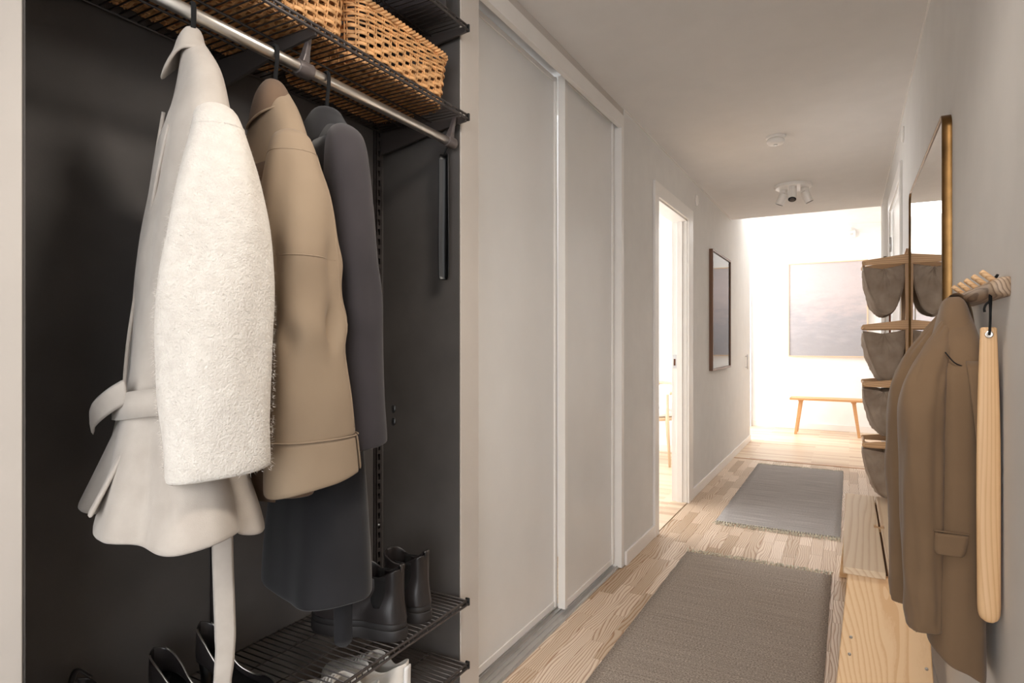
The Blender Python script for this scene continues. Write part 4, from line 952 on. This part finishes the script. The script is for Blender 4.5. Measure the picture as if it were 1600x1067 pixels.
box('glass', (.020, .022, -.44, .44, -.508, .508), mat_glass(), pf)
pa = thing('abstract_painting', 'large square blush and grey abstract painting on the far wall', 'painting', (-.26, 9.25, 1.632))
frame4(pa, 'y', .477, .64, .014, .04, M['chairwood'])
def mat_paint():
    m, nt, b = new_mat('blush_grey_paint', .75); L = nt.links.new
    tc = N(nt, 'ShaderNodeTexCoord'); sx = N(nt, 'ShaderNodeSeparateXYZ'); L(tc.outputs['Object'], sx.inputs[0])
    mp = N(nt, 'ShaderNodeMapping'); mp.inputs['Scale'].default_value = (2.2, 1, 7); L(tc.outputs['Object'], mp.inputs[0])
    n = N(nt, 'ShaderNodeTexNoise'); n.inputs['Scale'].default_value = 1.6; n.inputs['Detail'].default_value = 8; n.inputs['Roughness'].default_value = .65; L(mp.outputs[0], n.inputs[0])
    a = N(nt, 'ShaderNodeMath', operation='MULTIPLY_ADD', i_1=.75); L(n.outputs[0], a.inputs[0])
    z = N(nt, 'ShaderNodeMath', operation='MULTIPLY_ADD', i_1=.6, i_2=.18); L(sx.outputs[2], z.inputs[0]); L(z.outputs[0], a.inputs[2])
    L(ramp(nt, a.outputs[0], [(.28, (160, 158, 162)), (.46, (170, 166, 170)), (.58, (184, 175, 176)), (.72, (194, 183, 183)), (.92, (190, 181, 181))]), b.inputs['Base Color'])
    n2 = N(nt, 'ShaderNodeTexNoise'); n2.inputs['Scale'].default_value = 14; n2.inputs['Detail'].default_value = 8; L(tc.outputs['Object'], n2.inputs[0]); bump(nt, b, n2.outputs[0], .5, .01)
    return m
box('canvas', (-.463, .463, -.030, -.004, -.626, .626), mat_paint(), pa)

# ------------------------------------------------------------------ far bench
fbn = thing('wooden_bench', 'slim tan wooden bench standing below the abstract painting', 'bench', (-.25, 8.83, 0))
MB().prism([(-.43, -.15), (.43, -.15), (.43, .15), (-.43, .15)], 'z', .443, .470).build('seat', M['tan'], fbn, bevel=.004)
for sx in (-1, 1):
    for sy in (-1, 1):
        MB().loft([[(sx * .30 + a, sy * .09 + b, .443) for a, b in ((-.022, -.014), (.022, -.014), (.022, .014), (-.022, .014))], [(sx * .36 + a, sy * .125 + b, 0) for a, b in ((-.016, -.012), (.016, -.012), (.016, .012), (-.016, .012))]], True, True, True).build('leg', M['tan'], fbn, bevel=.003)
    box('leg_block', (sx * .30 - .03, sx * .30 + .03, -.11, .11, .425, .443), M['tan'], fbn, bevel=.003)
# pale grey door edge in the far left corner and a pull on the left wall
o = thing('corner_panel', 'narrow pale grey panel standing in the left corner of the far room', 'panel', (-1.237, 9.2, 0))
box('panel_board', (-.028, .026, -.02, .03, .0, 1.93), plain('pale_grey_panel', (176, 176, 184), .5, var=.03), o, bevel=.002)
box('panel_edge', (.026, .029, -.02, .03, .0, 1.93), M['alu'], o)
o = thing('door_pull', 'slim steel pull bar near the end of the left wall', 'door pull', (XL, 7.5, 1.0))
MB().tube([(.022, 0, -.12), (.022, 0, .05)], .006, 10).build('grip', M['alu'], o, smooth=True)
for z in (-.1, .03): MB().tube([(0, 0, z), (.022, 0, z)], .004, 8).build('post', M['alu'], o, smooth=True)

# ------------------------------------------------------------------ armchair in the side room
ch = thing('spindle_armchair', 'pale wooden spindle armchair with white cushion seen through the doorway', 'chair', (-1.73, 6.05, 0), 0)
MB().lathe([(.20, .425), (.235, .43), (.24, .445), (.235, .46), (.2, .462)], n=36).build('seat', M['chairwood'], ch, smooth=True)
MB().lathe([(.18, .462), (.222, .470), (.228, .49), (.21, .508), (.08, .516), (.01, .517)], n=36).build('seat_cushion', M['linen_white'], ch, smooth=True)
for ax, ay, top in ((-.2, -.2, .69), (.2, -.2, .69), (-.17, .18, .45), (.17, .18, .45)):
    MB().tube([(ax * 1.16, ay * 1.16, 0), (ax, ay, .44), (ax * .98, ay * .9, top)], [.012, .018, .014], 12).build('leg', M['chairwood'], ch, smooth=True)
arc = [(.29 * math.cos(math.radians(a)), .24 * math.sin(math.radians(a)), .70 + .075 * max(0, math.sin(math.radians(a)))) for a in range(-42, 223, 6)]
MB().tube(arc, .016, 10, r2=.02).build('back_rail', M['chairwood'], ch, smooth=True)
for a in (0, 30, 60, 90, 120, 150, 180):
    p = (.27 * math.cos(math.radians(a)), .235 * math.sin(math.radians(a)), .70 + .07 * math.sin(math.radians(a)))
    MB().tube([(.21 * math.cos(math.radians(a)), .20 * math.sin(math.radians(a)), .45), p], .010, 8).build('spindle', M['chairwood'], ch, smooth=True)
cu = thing('throw_cushion', 'white throw cushion leaning in the armchair', 'cushion', (-1.60, 6.10, .648), math.radians(-35))
rings = []
for q in lrange(-1, 1, 13):
    th = .055 * math.sqrt(max(0, 1 - q * q)) + .004
    rings.append([(.17 * sgn(math.cos(a), .5) * (1 - .08 * abs(math.cos(2 * a)) * (1 if False else 0)), .10 * 0 + th * math.sin(q * PI / 2) * 1.0 + (0), .0) for a in [0]] and
                 [((.125 - .010 * q * q) * sgn(math.cos(a), .45) * (1 - .25 * q * q), .055 * q, (.125 - .010 * q * q) * sgn(math.sin(a), .45) * (1 - .25 * q * q)) for a in [2 * PI * k / 32 for k in range(32)]])
MB().loft(rings, True, True, True).build('cushion_cover', M['linen_white'], cu, smooth=True, sub=1)
